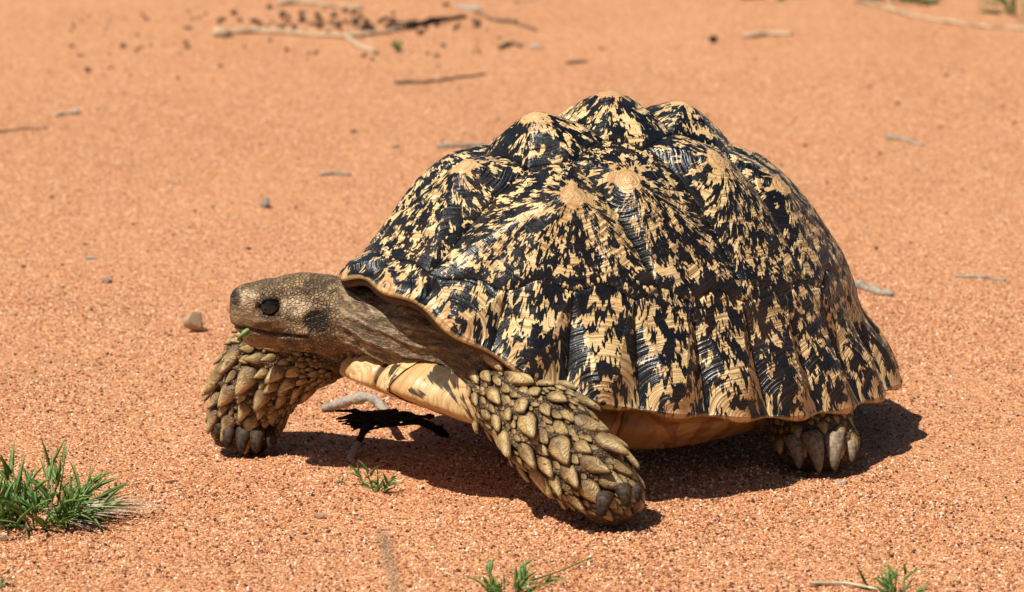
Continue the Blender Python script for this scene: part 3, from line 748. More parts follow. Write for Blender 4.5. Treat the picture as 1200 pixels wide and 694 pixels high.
def surface_nets(fn, lo, hi, h):
    n = [int(math.ceil((b - a) / h)) + 1 for a, b in zip(lo, hi)]
    ax = [lo[i] + h * np.arange(n[i]) for i in range(3)]
    V = np.empty(n, dtype=np.float32)
    yy, zz = np.meshgrid(ax[1], ax[2], indexing='ij')
    hc = 4                                    # coarse pass first: skip blocks far from the surface
    cg = [a[::hc] for a in ax]
    C = np.stack(np.meshgrid(*cg, indexing='ij'), -1).reshape(-1, 3)
    Vc = fn(C).reshape([len(c) for c in cg])
    V[:] = np.kron(Vc, np.ones((hc, hc, hc)))[:n[0], :n[1], :n[2]]
    need = np.kron(np.abs(Vc) < h * hc * 2.2, np.ones((hc, hc, hc))).astype(bool)[:n[0], :n[1], :n[2]]
    ii = np.argwhere(need); pts = np.array(lo) + ii * h
    out = np.empty(len(ii))
    for s in range(0, len(ii), 200000): out[s:s + 200000] = fn(pts[s:s + 200000])
    V[need] = out
    s = V < 0
    cs = [m - 1 for m in n]
    cnt = np.zeros(cs, np.int8); acc = np.zeros(cs + [3], np.float32)
    corner = [(i, j, k) for i in (0, 1) for j in (0, 1) for k in (0, 1)]
    sl_ = lambda c: tuple(slice(c[a], c[a] + cs[a]) for a in range(3))
    for c0 in corner:
        for a in range(3):
            if c0[a]: continue
            c1 = list(c0); c1[a] = 1
            v0, v1 = V[sl_(c0)], V[sl_(c1)]; x = (v0 < 0) != (v1 < 0)
            t = np.where(x, v0 / np.where(x, v0 - v1, 1), 0)
            for b in range(3): acc[..., b] += np.where(x, (c0[b] + (t if b == a else 0)), 0)
            cnt += x
    act = cnt > 0; idx = -np.ones(cs, np.int64); idx[act] = np.arange(act.sum())
    P = (np.argwhere(act) + acc[act] / cnt[act][:, None]) * h + np.array(lo)
    Q = []
    for a in range(3):
        b, c = (a + 1) % 3, (a + 2) % 3
        s0 = [slice(0, n[k]) for k in range(3)]; s0[a] = slice(0, n[a] - 1); s1 = list(s0); s1[a] = slice(1, n[a])
        e = s[tuple(s0)] != s[tuple(s1)]; flip = s[tuple(s0)]
        w_ = np.argwhere(e); ok = (w_[:, b] > 0) & (w_[:, c] > 0) & (w_[:, b] < cs[b]) & (w_[:, c] < cs[c]); w_ = w_[ok]
        f = flip[tuple(w_.T)]
        def g(db, dc):
            u = w_.copy(); u[:, b] += db; u[:, c] += dc; return idx[tuple(u.T)]
        q = np.stack([g(-1, -1), g(0, -1), g(0, 0), g(-1, 0)], 1)
        q[~f] = q[~f][:, ::-1]; Q.append(q)
    return P, np.vstack(Q)
def subdiv(P, Q):
    n = len(P); E = np.sort(np.stack([Q, np.roll(Q, -1, 1)], -1).reshape(-1, 2), 1)
    ue, inv = np.unique(E[:, 0] * (n + 1) + E[:, 1], return_inverse=True)
    em = (P[ue // (n + 1)] + P[ue % (n + 1)]) / 2; fm = P[Q].mean(1)
    ei = n + inv.reshape(-1, 4); fi = n + len(ue) + np.arange(len(Q))
    NP = np.vstack([P, em, fm])
    NQ = np.vstack([np.stack([Q[:, k], ei[:, k], fi, ei[:, k - 1]], 1) for k in range(4)])
    return NP, NQ
def grad(fn, P, e=0.8):
    g = np.stack([fn(P + e * np.eye(3)[a]) - fn(P - e * np.eye(3)[a]) for a in range(3)], 1)
    return g / (np.linalg.norm(g, axis=1, keepdims=True) + 1e-9)
BP, BQ = surface_nets(sdf, (-490, -410, -10), (350, 330, 330), 4.4)
BP, BQ = subdiv(BP, BQ)
for _ in range(3):
    d = sdf(BP); g = grad(sdf, BP); BP = BP - g * np.clip(d, -3, 3)[:, None]
# finer mesh over head and neck
BN = grad(sdf, BP)
hd_d = sdf_head(BP)
def seg_t(P, a, b):
    ba = b - a; return ((P - a) @ ba) / (ba @ ba)
neck_d = chain(BP, NECK, 16)
head_m = sstep(16, 2, hd_d); neck_m = sstep(26, 6, np.minimum(hd_d, neck_d)); 
throat = sstep(60, 10, neck_d)
front = sstep(190, 240, (BP @ np.array([-tc, -ts, 0])))
loose = np.maximum(throat, front) * (1 - head_m)
MPROF = [(262, 381), (276, 379), (287, 379), (300, 381), (318, 384), (340, 386), (358, 386)]
def prof_d(pts):                              # distance to a line drawn on the face in profile
    q = np.stack([(BP - hpiv) @ hx, (BP - hpiv) @ hz], 1); best = np.full(len(BP), 1e9)
    c2 = [np.array([(H(*m) - hpiv) @ hx, (H(*m) - hpiv) @ hz]) for m in pts]
    for a, b in zip(c2[:-1], c2[1:]):
        t = np.clip(((q - a) @ (b - a)) / ((b - a) @ (b - a)), 0, 1); best = np.minimum(best, np.linalg.norm(q - a - t[:, None] * (b - a), axis=1))
    return best
mouth_d = prof_d(MPROF)
# folds running along the neck and across the shoulder skin
ndir = (NECK[2][0] - NECK[0][0]); ndir = ndir / np.linalg.norm(ndir)
up_ = np.array([0, 0, 1.0]) - ndir[2] * ndir; up_ /= np.linalg.norm(up_); sd_ = np.cross(ndir, up_)
s_al = (BP - NECK[0][0]) @ ndir; s_up = (BP - NECK[0][0]) @ up_
nz = fbm(BP * 0.022, 41, 3)
def ridge(x): return 1 - np.abs(np.sin(x)) * 2
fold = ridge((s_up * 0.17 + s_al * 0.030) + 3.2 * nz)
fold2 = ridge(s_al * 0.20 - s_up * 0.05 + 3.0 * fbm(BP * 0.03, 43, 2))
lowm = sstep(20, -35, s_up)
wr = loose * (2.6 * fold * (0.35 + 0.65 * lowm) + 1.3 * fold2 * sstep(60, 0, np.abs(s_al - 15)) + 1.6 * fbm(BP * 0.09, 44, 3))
legs_d = np.minimum(np.minimum(chain(BP, near_leg, 20), chain(BP, far_leg, 22)), chain(BP, hind_leg, 20))
legm = sstep(12, 2, legs_d) * (1 - head_m)
wr = wr + legm * 1.6 * fbm(BP * 0.10, 45, 3) + head_m * (0.7 * fbm(BP * 0.12, 46, 3))
wr = wr + head_m * (1.0 * np.exp(-((mouth_d - 4.0) / 2.2) ** 2) - 2.6 * np.exp(-(mouth_d / 1.5) ** 2))
BP2 = BP + BN * wr[:, None]
# colour masks of the skin: own patches; mouth line, nostril darker, fold crests paler
def blob(px, py, rx, ry, lat=-40, soft=0.35):
    c = H(px, py, lat); v = BP - c
    q = np.sqrt(((v @ hx) / rx) ** 2 + ((v @ hz) / ry) ** 2); return sstep(1 + soft, 1 - soft, q) * head_m
side = sstep(0, 0.35, np.abs(BN @ hy))
dark = blob(370, 367, 15, 14, soft=0.25) * side
dark = np.maximum(dark, 0.9 * blob(276, 345, 6, 10, soft=0.5))

dark = np.maximum(dark, 0.9 * sstep(2.9, 0.8, mouth_d) * head_m)
dark = np.maximum(dark, 0.75 * sstep(17.5, 13.5, np.linalg.norm(BP - EYE, axis=1)))
pale = np.maximum.reduce([blob(343, 352, 17, 10, soft=0.6) * 0.95, blob(290, 344, 13, 8, soft=0.6) * 0.9, blob(330, 372, 10, 5, soft=0.6) * 0.7, blob(321, 366, 12, 3.5, soft=0.5) * 0.7, blob(300, 352, 7, 9, soft=0.6) * 0.5,
                          blob(352, 378, 7, 6, soft=0.4) * 0.7, loose * sstep(0.35, 0.9, fold) * 0.55 * sstep(60, 10, neck_d)])
beak = np.maximum(blob(290, 370, 24, 19, soft=0.7), blob(300, 395, 26, 9, soft=0.7)) * sstep(340, 325, BP @ np.array([1, 0, 0]) * 0 + 320)
headm = np.clip(np.maximum.reduce([head_m, neck_m, loose * 0.55]), 0, 1) * (1 - legm * (1 - neck_m))
body = mesh_obj('body', BP2 * U, BQ, M['skin'], tort, True, {'head': headm, 'dark': dark, 'pale': pale, 'beak': beak, 'neck': np.clip(loose * (1 - legm), 0, 1),
    'along': np.stack([s_al * 0.035 + 0.4 * nz, s_up * 0.16, ((BP - NECK[0][0]) @ sd_) * 0.12], 1)})
tag(body, 'wrinkled brown skin of head, neck and legs')

# eyes ------------------------------------------------------------
def uvsphere(r, nu=24, nv=14):
    V = [(0, 0, r)]; F = []
    for j in range(1, nv):
        a = math.pi * j / nv
        for i in range(nu): V.append((r * math.sin(a) * math.cos(2 * math.pi * i / nu), r * math.sin(a) * math.sin(2 * math.pi * i / nu), r * math.cos(a)))
    V.append((0, 0, -r)); e = len(V) - 1
    for i in range(nu): F.append((0, 1 + i, 1 + (i + 1) % nu)); F.append((e, 1 + (nv - 2) * nu + (i + 1) % nu, 1 + (nv - 2) * nu + i))
    for j in range(nv - 2):
        for i in range(nu): F.append((1 + j * nu + i, 1 + (j + 1) * nu + i, 1 + (j + 1) * nu + (i + 1) % nu, 1 + j * nu + (i + 1) % nu))
    return np.array(V), F
ev, ef = uvsphere(11.6 * U)
e1 = mesh_obj('eye', ev, ef, M['eye'], tort, loc=EYE * U + hy * 0.6 * U)
e1.scale = (1.0, 0.95, 1.0); e2 = e1.copy(); col.objects.link(e2); e2.parent = tort; e2.location = (EYE + hy * 51.4) * U

# horny scales on the legs ---------------------------------------------
def scale_mesh(name, point=1.0, lift=0.30, na=14, nr=5):
    V = [(-.05, 0, 0.34)]; tip = [(0.45, 0, 0)]; F = []
    for j in range(1, nr + 1):
        r = j / nr
        for i in range(na):
            a = 2 * math.pi * i / na; c, s = math.cos(a), math.sin(a)
            x = 0.52 * c; y = 0.44 * s
            if c > 0: x *= 1 + 0.42 * point * c ** 3; y *= 1 - 0.25 * point * c
            x, y = x * r, y * r
            z = 0.34 * (1 - r ** 2.4) + lift * max(0, x) ** 1.5 * 1.4 - (0.10 if j == nr else 0)
            V.append((x, y, z)); tip.append((min(1, max(0, 0.45 + 0.75 * x)) * (1 if j < nr else 0.25), r * 0.3 + x, a * 0.2))
    for i in range(na): F.append((0, 1 + i, 1 + (i + 1) % na))
    for j in range(nr - 1):
        for i in range(na): F.append((1 + j * na + i, 1 + (j + 1) * na + i, 1 + (j + 1) * na + (i + 1) % na, 1 + j * na + (i + 1) % na))
    k = len(V); V.append((0, 0, -0.2)); tip.append((0, 0, 0))
    for i in range(na): F.append((1 + (nr - 1) * na + (i + 1) % na, 1 + (nr - 1) * na + i, k))
    return np.array(V), F, np.array(tip)
SC = {}
for key, (pt_, lf) in {'spur': (1.25, 0.30), 'shield': (0.8, 0.18), 'round': (0.2, 0.05)}.items():
    V, F, T = scale_mesh(key, pt_, lf)
    me = bpy.data.meshes.new('scale_' + key); me.from_pydata([tuple(v) for v in V], [], F)
    me.polygons.foreach_set('use_smooth', np.ones(len(F), dtype=bool))
    a = me.attributes.new('tip', 'FLOAT_VECTOR', 'POINT'); a.data.foreach_set('vector', T.astype(np.float32).ravel())
    a = me.attributes.new('tipness', 'FLOAT', 'POINT'); a.data.foreach_set('value', T[:, 0].astype(np.float32).copy())
    me.materials.append(M['scale']); SC[key] = (me, V, F, T)
small_V, small_F, small_T = [], [], []
def place_scale(key, p, nrm, dirn, L_, W_, Hh, small=False):
    x = dirn - (dirn @ nrm) * nrm; x /= np.linalg.norm(x) + 1e-9; y = np.cross(nrm, x)
    Rm = np.stack([x * L_, y * W_, nrm * Hh], 1) * U
    me, V, F, T = SC[key]
    if small:
        base = sum(len(v) for v in small_V); small_V.append(V @ Rm.T + p * U); small_T.append(T)
        small_F.extend([tuple(base + i for i in f) for f in F]); return
    o = bpy.data.objects.new('scale', me); col.objects.link(o); o.parent = body
    M4 = Matrix.Identity(4)
    for r_ in range(3):
        for c_ in range(3): M4[r_][c_] = Rm[r_, c_]
        M4[r_][3] = p[r_] * U
    o.matrix_local = M4
camU = np.array(CAM) / U
def leg_scales(pts, extra_d, tmin, plan, spurside, seed, down=None):
    """plan: list of (key, length, spacing, count, chance of small mesh, where)"""
    r = np.random.default_rng(seed)
    axp = np.array([p for p, _ in pts]); 
    dd = chain(BP, pts, 20); m = (dd < extra_d)
    # axis parameter of every vertex
    best = np.full(len(BP), 1e9); tt = np.zeros(len(BP)); dirs = np.zeros((len(BP), 3)); nseg = len(axp) - 1
    for i in range(nseg):
        a, b = axp[i], axp[i + 1]; t = np.clip(seg_t(BP, a, b), 0, 1); ds = np.linalg.norm(BP - a - t[:, None] * (b - a), axis=1)
        k = ds < best; best[k] = ds[k]; tt[k] = (i + t[k]) / nseg; dirs[k] = (b - a) / np.linalg.norm(b - a)
    m &= (tt > tmin) & (BP[:, 2] > 3)
    cand = np.where(m)[0]; r.shuffle(cand)
    used = np.zeros((0, 3)); ur = np.zeros(0)
    for key, ln, spc, cnt, small, where in plan:
        k = 0
        for c in cand:
            if k >= cnt: break
            p, nn = BP[c], BN[c]
            vis = nn @ (camU - p) / np.linalg.norm(camU - p)
            if not where(tt[c], nn, vis, p) or (p[2] < 24 and tt[c] > 0.8 and nn[1] < 0.2): continue
            sz = ln * (0.66 + 0.6 * r.random())
            if len(used) and np.any(np.linalg.norm(used - p, axis=1) < (ur + sz * spc)): continue
            used = np.vstack([used, p]); ur = np.append(ur, sz * spc); k += 1
            d0 = dirs[c] + 0.20 * r.normal(size=3) + nn * 0.0
            tilt = {'spur': 0.17, 'shield': 0.10, 'round': 0.03}[key]
            n2 = nn - tilt * (d0 - (d0 @ nn) * nn); n2 /= np.linalg.norm(n2)
            pp = p - nn * (0.03 * sz)
            place_scale(key, pp, n2, d0, sz * 1.12, sz * (0.86 + 0.28 * r.random()), sz * {'spur': 0.72, 'shield': 0.55, 'round': 0.5}[key], small)
fr_ = lambda lo, hi, v=-0.1: (lambda t, nn, vis, p: lo <= t <= hi and vis > v)
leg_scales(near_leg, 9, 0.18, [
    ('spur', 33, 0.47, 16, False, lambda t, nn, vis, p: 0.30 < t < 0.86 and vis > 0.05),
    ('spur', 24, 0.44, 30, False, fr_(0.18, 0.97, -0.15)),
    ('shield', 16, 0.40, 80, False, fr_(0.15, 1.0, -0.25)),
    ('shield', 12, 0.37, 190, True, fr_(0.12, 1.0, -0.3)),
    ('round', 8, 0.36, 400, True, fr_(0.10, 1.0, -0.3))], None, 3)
inner = lambda nn: nn @ np.array([0.85, -0.5, 0])      # flank turned towards the body stays finely scaled
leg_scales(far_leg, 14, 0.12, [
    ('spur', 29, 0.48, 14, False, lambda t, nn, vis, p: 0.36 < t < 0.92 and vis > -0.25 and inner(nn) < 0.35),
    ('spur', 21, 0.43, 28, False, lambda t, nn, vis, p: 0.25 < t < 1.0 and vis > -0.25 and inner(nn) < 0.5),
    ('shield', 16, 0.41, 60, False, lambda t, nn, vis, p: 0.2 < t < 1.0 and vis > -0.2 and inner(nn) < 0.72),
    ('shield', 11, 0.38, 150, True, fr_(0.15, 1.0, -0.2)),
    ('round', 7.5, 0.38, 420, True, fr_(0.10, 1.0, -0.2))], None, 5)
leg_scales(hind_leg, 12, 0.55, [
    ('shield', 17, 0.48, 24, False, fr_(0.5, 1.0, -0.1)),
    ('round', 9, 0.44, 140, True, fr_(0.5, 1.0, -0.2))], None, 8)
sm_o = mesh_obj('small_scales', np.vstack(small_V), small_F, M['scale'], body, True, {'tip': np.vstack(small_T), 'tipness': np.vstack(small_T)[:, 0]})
sm_o['kind'] = 'stuff'

# claws -------------------------------------------------------------
def claw(a, b, bow, r0, mat, r1=2.2, flat=0.85):
    a, b = np.asarray(a), np.asarray(b); ax = b - a; L_ = np.linalg.norm(ax); ax = ax / L_
    side_ = np.cross(ax, [0, 0, 1.0]); side_ /= np.linalg.norm(side_) + 1e-9; up = np.cross(side_, ax)
    n_, m_ = 10, 12; V = []; T = []; F = []
    for i in range(n_ + 1):
        t = i / n_; c = a + ax * L_ * t + up * bow * math.sin(math.pi * min(1, t * 0.95 + .05)); rad = r0 * (1 - t ** 1.7) + r1 * t ** 1.7
        if i == n_: rad *= 0.45
        for k in range(m_):
            th = 2 * math.pi * k / m_
            V.append(c + side_ * rad * math.cos(th) + up * rad * flat * math.sin(th)); T.append((t, 0, 0))
    for i in range(n_):
        for k in range(m_): F.append((i * m_ + k, i * m_ + (k + 1) % m_, (i + 1) * m_ + (k + 1) % m_, (i + 1) * m_ + k))
    F.append(tuple(range(n_ * m_, (n_ + 1) * m_))); F.append(tuple(range(m_ - 1, -1, -1)))
    mesh_obj('claw', np.array(V) * U, F, mat, body, True, {'tip': np.array(T)[:, 0]})
for (x0, y0, x1, y1, dy, r0) in [(260, 492, 256, 515, -30, 7.5), (271, 499, 267, 525, -50, 9), (287, 502, 283, 531, -60, 10), (302, 503, 300, 531, -60, 10), (316, 503, 317, 527, -50, 8)]:
    claw(at(x0, y0, -12 + dy * 0.7), at(x1, y1, -16 + dy), 5, r0, M['claw_dark'], 3.5)
for (x0, y0, x1, y1, y_, r0) in [(710, 580, 705, 606, -396, 10.5), (728, 570, 735, 594, -392, 9.5), (744, 568, 747, 588, -368, 7)]:
    claw(at(x0, y0, y_ + 10), at(x1, y1, y_ - 6), 4, r0, M['claw_dark'], 3.5)
for (x0, y0, x1, y1, y_, r0) in [(927, 512, 937, 549, -132, 10.5), (950, 508, 960, 554, -138, 12.5), (977, 510, 978, 551, -136, 12), (995, 516, 998, 541, -120, 8)]:
    claw(at(x0, y0, y_ + 16), at(x1, y1, y_ - 10), 6, r0, M['claw_pale'], 3.0)

# ------------------------------------------------------------------ plants
def blade(V, F, A, base, tipd, length, width, bend, seed_=None, nseg=6, yaw=None):
    """one grass blade: a folded strip with thickness"""
    d = Vector(tipd).normalized(); sidev = d.cross(Vector((0, 0, 1)))
    if sidev.length < 1e-3: sidev = Vector((1, 0, 0))
    sidev.normalize()
    if yaw is not None: sidev = (Matrix.Rotation(yaw, 3, d) @ sidev)
    nrm = sidev.cross(d); p = Vector(base); sh = random.random(); i0 = len(V)
    cur = d.copy()
    for k in range(nseg + 1):
        t = k / nseg; w_ = width * (1 - t ** 1.8) * (0.65 + 0.35 * min(1, t * 4)) + 0.0001
        V += [p - sidev * w_ / 2, p - nrm * w_ * 0.18, p + sidev * w_ / 2, p + nrm * w_ * 0.06]
        A += [min(1, sh * 0.7 + 0.45 * t)] * 4
        cur = (cur + Vector((0, 0, -1)) * bend / nseg + Vector((random.gauss(0, .03), random.gauss(0, .03), 0))).normalized(); p = p + cur * (length / nseg)
    for k in range(nseg):
        a = i0 + 4 * k
        for j in range(4): F.append((a + j, a + (j + 1) % 4, a + 4 + (j + 1) % 4, a + 4 + j))
def tuft(name, base, n_, ln, spread, width, label, lean=(0, 0), mat='grass', rad=0.01, dry=0, dry_dir=None, group=None, stems=0, cat='grass', upmin=0.25):
    V, F, A = [], [], []
    for k in range(max(2, n_ // 4)):
        a = random.random() * 2 * math.pi; rr = rad * math.sqrt(random.random()); up = random.uniform(upmin, 1.0)
        out = spread * (1.05 - up) + 0.12
        d = Vector((math.cos(a) * out + lean[0], math.sin(a) * out + lean[1], up)).normalized()
        b = Vector((math.cos(a) * rr, math.sin(a) * rr, -0.003)); L_ = ln * random.uniform(0.45, 0.85)
        blade(V, F, A, b, d, L_ * 1.15, width * 0.45, 0.15, yaw=random.uniform(-1.3, 1.3))
        for q in range(random.randint(3, 5)):
            t = random.uniform(0.12, 0.85); th = random.random() * 6.28
            d2 = d + Vector((math.cos(th), math.sin(th), random.uniform(-0.1, 0.5))) * random.uniform(0.45, 0.95)
            blade(V, F, A, b + d * (L_ * t), d2, ln * random.uniform(0.28, 0.55), width * random.uniform(0.6, 1.05), random.uniform(0.1, 1.1), yaw=random.uniform(-1.4, 1.4))
    z = float(ground_z(np.array([base[0]]), np.array([base[1]]))[0])
    o = mesh_obj(name, [tuple(v) for v in V], F, M[mat], None, True, {'shade': A}, loc=(base[0], base[1], z))
    tag(o, label, cat, group)
    if dry:
        V, F, A = [], [], []
        for k in range(dry):
            a = random.gauss(dry_dir, 0.45) if dry_dir is not None else random.random() * 6.28
            rr = rad * random.random()
            blade(V, F, A, (math.cos(a) * rr, math.sin(a) * rr, 0.003 + 0.006 * random.random()), (math.cos(a), math.sin(a), random.uniform(0.05, 0.25)), ln * random.uniform(0.8, 1.6), width * 0.4, random.uniform(0.10, 0.22), yaw=random.uniform(-1, 1))
        mesh_obj('dry_blades', [tuple(v) for v in V], F, M['straw'], o, True, {'shade': A})
    return o
t1 = tuft('grass_tuft', gpt(48, 610), 270, 0.066, 1.0, 0.0050, 'dense green grass tuft with dry straw on bare sand', rad=0.036, dry=46, dry_dir=-0.1)
V, F, A = [], [], []
for k, (bx_, ln_, dx_) in enumerate([(0.006, 0.11, 0.22), (0.014, 0.10, 0.45), (0.0, 0.115, 0.12), (0.01, 0.09, 0.05)]):
    blade(V, F, A, (bx_, -0.004 * k, 0), (dx_, 0.05 * k - .1, 1), ln_, 0.0022, 0.15, nseg=8)
mesh_obj('seed_stems', [tuple(v) for v in V], F, M['straw'], t1, True, {'shade': [a * 0.6 for a in A]})
tuft('grass_tuft', gpt(441, 578), 40, 0.036, 0.9, 0.0032, 'small green grass seedling in front of the shell shadow', rad=0.007, upmin=0.5)
tuft('grass_sprout', gpt(398, 568), 3, 0.014, 0.9, 0.0028, 'tiny two leaved green sprout beside the grass seedling', rad=0.001, upmin=0.5)
tuft('grass_tuft', gpt(594, 699), 52, 0.040, 1.1, 0.0042, 'low spreading grass tuft with a green runner on sand', rad=0.016, lean=(0.1, 0), upmin=0.45)
tuft('grass_tuft', gpt(1055, 700), 44, 0.042, 0.8, 0.0034, 'grass tuft growing at the end of a dry straw', rad=0.012, upmin=0.5)
tuft('grass_tuft', gpt(-4, 694), 6, 0.026, 1.2, 0.0032, 'sparse grass wisp in the open sand', rad=0.006)
tuft('green_shrub', gpt(905, -2), 60, 0.05, 1.2, 0.008, 'low green weed beside a white chip', rad=0.03, cat='plant')
tuft('green_shrub', gpt(1048, 1), 90, 0.06, 1.2, 0.010, 'dark green weed behind the long knotted twig', rad=0.04, cat='plant')
tuft('green_shrub', gpt(1200, 20), 80, 0.075, 0.9, 0.007, 'pale green grassy weed past the end of the knotted twig', rad=0.03, cat='plant')
tuft('grass_sprout', gpt(467, 58), 14, 0.030, 0.4, 0.006, 'single green sprout against the forked pale branch', rad=0.003, upmin=0.7)
# a runner of the spreading tuft
V, F, A = [], [], []
a0, b0 = gpt(612, 697), gpt(690, 661)
o = t_r = None
def straw_on_ground(name, pts_px, r0, r1, mat, label, cat, lift=0.0, group=None, jitter=0.0, parent=None, nsides=7, knots=0.0, sub=5, zs=None):
    pts = [gpt(x, y) for x, y in pts_px]; out = []; zz = []
    for i in range(len(pts) - 1):
        for k in range(sub):
            t = k / sub; out.append(pts[i].lerp(pts[i + 1], t)); zz.append(0 if zs is None else zs[i] + (zs[i + 1] - zs[i]) * t)
    out.append(pts[-1]); zz.append(0 if zs is None else zs[-1]); m_ = len(out)
    org = Vector((out[0].x, out[0].y, 0))
    gz = ground_z(np.array([p.x for p in out]), np.array([p.y for p in out]))
    V, F, A = [], [], []
    for i, p in enumerate(out):
        t = i / (m_ - 1); r_ = (r0 + (r1 - r0) * t) * (1 + random.uniform(-1, 1) * knots)
        q = Vector((p.x, p.y, gz[i] + r_ * 0.75 + lift + zz[i])) + Vector((random.gauss(0, jitter), random.gauss(0, jitter), abs(random.gauss(0, jitter)) * 0.4))
        d = (out[min(i + 1, m_ - 1)] - out[max(i - 1, 0)]).normalized(); s_ = d.cross(Vector((0, 0, 1))).normalized(); u_ = s_.cross(d)
        for k in range(nsides):
            a = 2 * math.pi * k / nsides; rr = r_ * (1 + random.uniform(-.14, .14))
            V.append(q + s_ * rr * math.cos(a) + u_ * rr * math.sin(a) - org); A.append(t)
    for i in range(m_ - 1):
        for k in range(nsides): F.append((i * nsides + k, i * nsides + (k + 1) % nsides, (i + 1) * nsides + (k + 1) % nsides, (i + 1) * nsides + k))
    F.append(tuple(range(nsides))[::-1]); F.append(tuple((m_ - 1) * nsides + k for k in range(nsides)))
    o = mesh_obj(name, [tuple(v) for v in V], F, M[mat], None, True, {'shade': A}, loc=org)
    if parent is not None:
        o.parent = parent; o.location = org - parent.location
    else: tag(o, label, cat, group)
    return o
tf = [o for o in bpy.data.objects if o.get('label', '').startswith('low spreading')][0]
straw_on_ground('runner', [(605, 692), (650, 676), (692, 660)], 0.0008, 0.0007, 'grass', None, None, parent=tf, lift=0.003)
straw_on_ground('dry_straw', [(950, 687), (990, 686), (1035, 689)], 0.0016, 0.0013, 'straw', 'pale dry straw lying up to a grass tuft', 'straw', lift=0.0015)
# blurred dry stalk rising close to the lens
d0 = ray(447, 622); top = CAM + d0 * 2.15; d1 = ray(463, 700); low = CAM + d1 * 2.10
dirv = (low - top).normalized(); base = low + dirv * (low.z / -dirv.z if dirv.z < 0 else 0.2)
V, F, A = [], [], []
m_ = 14; lnv = (top - base)
for i in range(m_ + 1):
    t = i / m_; p = base.lerp(top, t) + Vector((math.sin(t * 9) * 0.0016, 0, 0)); r_ = 0.0018 - 0.0006 * t + (0.0007 if t > 0.95 else 0)
    for k in range(6):
        a = k * math.pi / 3; V.append(p + Vector((math.cos(a) * r_, math.sin(a) * r_, 0)) - base); A.append(0.05 + 0.45 * t)
for i in range(m_):
    for k in range(6): F.append((i * 6 + k, i * 6 + (k + 1) % 6, (i + 1) * 6 + (k + 1) % 6, (i + 1) * 6 + k))
F.append(tuple(m_ * 6 + k for k in range(6)))
o = mesh_obj('dry_stalk', [tuple(v) for v in V], F, M['straw_dark'], None, True, {'shade': A}, loc=base)
tag(o, 'thin dry tan stalk standing upright on sand in front of the tortoise', 'stalk')

# ------------------------------------------------------------------ sticks, chips and stones
SG = straw_on_ground
br = SG('fallen_branch', [(268, 40), (300, 38), (350, 40), (400, 44), (430, 42), (468, 36)], 0.0046, 0.0030, 'wood_pale', 'long pale forked branch with a knob end lying on sand', 'branch', knots=0.18, jitter=0.001)
SG('fork', [(405, 44), (420, 54), (440, 62)], 0.0052, 0.0044, 'wood_pale', None, None, parent=br, knots=0.2)
SG('knob', [(252, 43), (262, 44), (268, 43)], 0.0085, 0.0070, 'wood_pale', None, None, parent=br, knots=0.2, sub=3)
SG('fallen_branch', [(326, 9), (345, 6), (380, 9), (422, 12)], 0.0050, 0.0036, 'wood_pale', 'short pale stick behind the dark litter patch', 'branch', knots=0.2, jitter=0.001)
SG('dark_stick', [(478, 34), (505, 27), (545, 21)], 0.0052, 0.0030, 'char', 'black charred stick at the end of the litter patch', 'stick', knots=0.25, jitter=0.001)
SG('twig', [(556, 15), (580, 25), (600, 26), (630, 35)], 0.0026, 0.0020, 'wood_brown', 'crooked brown twig beside a white wood chip', 'twig', knots=0.3, jitter=0.001)
SG('twig', [(462, 95), (500, 95), (535, 91), (568, 85)], 0.0026, 0.0014, 'wood_brown', 'thin dark bent twig lying behind the shell front', 'twig', knots=0.3, jitter=0.001)
SG('twig', [(-12, 154), (20, 152), (56, 150)], 0.0019, 0.0012, 'wood_brown', 'thin straight brown twig alone on open sand', 'twig', knots=0.2)
lt = SG('knotted_twig', [(1005, 2), (1030, 10), (1060, 20), (1100, 28), (1150, 34), (1215, 38)], 0.0036, 0.0026, 'wood_pale', 'long pale knotted twig in front of a dark weed', 'twig', knots=0.3, jitter=0.001)
SG('twig', [(1120, 322), (1150, 323), (1178, 326)], 0.0018, 0.0016, 'wood_grey', 'short grey twig lying alone beyond the shell rear', 'twig', knots=0.4)
SG('twig', [(1038, 161), (1060, 164), (1082, 170)], 0.0028, 0.0026, 'wood_grey', 'dark and pale broken twig far behind the shell', 'twig', knots=0.35)
SG('stick', [(512, 175), (535, 174), (566, 173)], 0.0032, 0.0028, 'wood_grey', 'straight pale grey stick half hidden by the shell', 'stick', knots=0.15)
SG('bark_strip', [(872, 44), (900, 41), (928, 43)], 0.0042, 0.0036, 'wood_pale', 'tan bark strip lying flat on far sand', 'bark', knots=0.25)
SG('twig', [(375, 207), (392, 205), (410, 206)], 0.0026, 0.0024, 'wood_grey', 'stubby grey twig above the tortoise head', 'twig', knots=0.3)
SG('twig', [(586, 56), (600, 51), (612, 54)], 0.0036, 0.0026, 'wood_brown', 'short dark bark piece beside a white flake', 'twig', knots=0.3)
SG('twig', [(664, 72), (675, 70), (688, 69)], 0.0026, 0.0020, 'wood_brown', 'small dark stick bit behind the shell top', 'twig', knots=0.3)

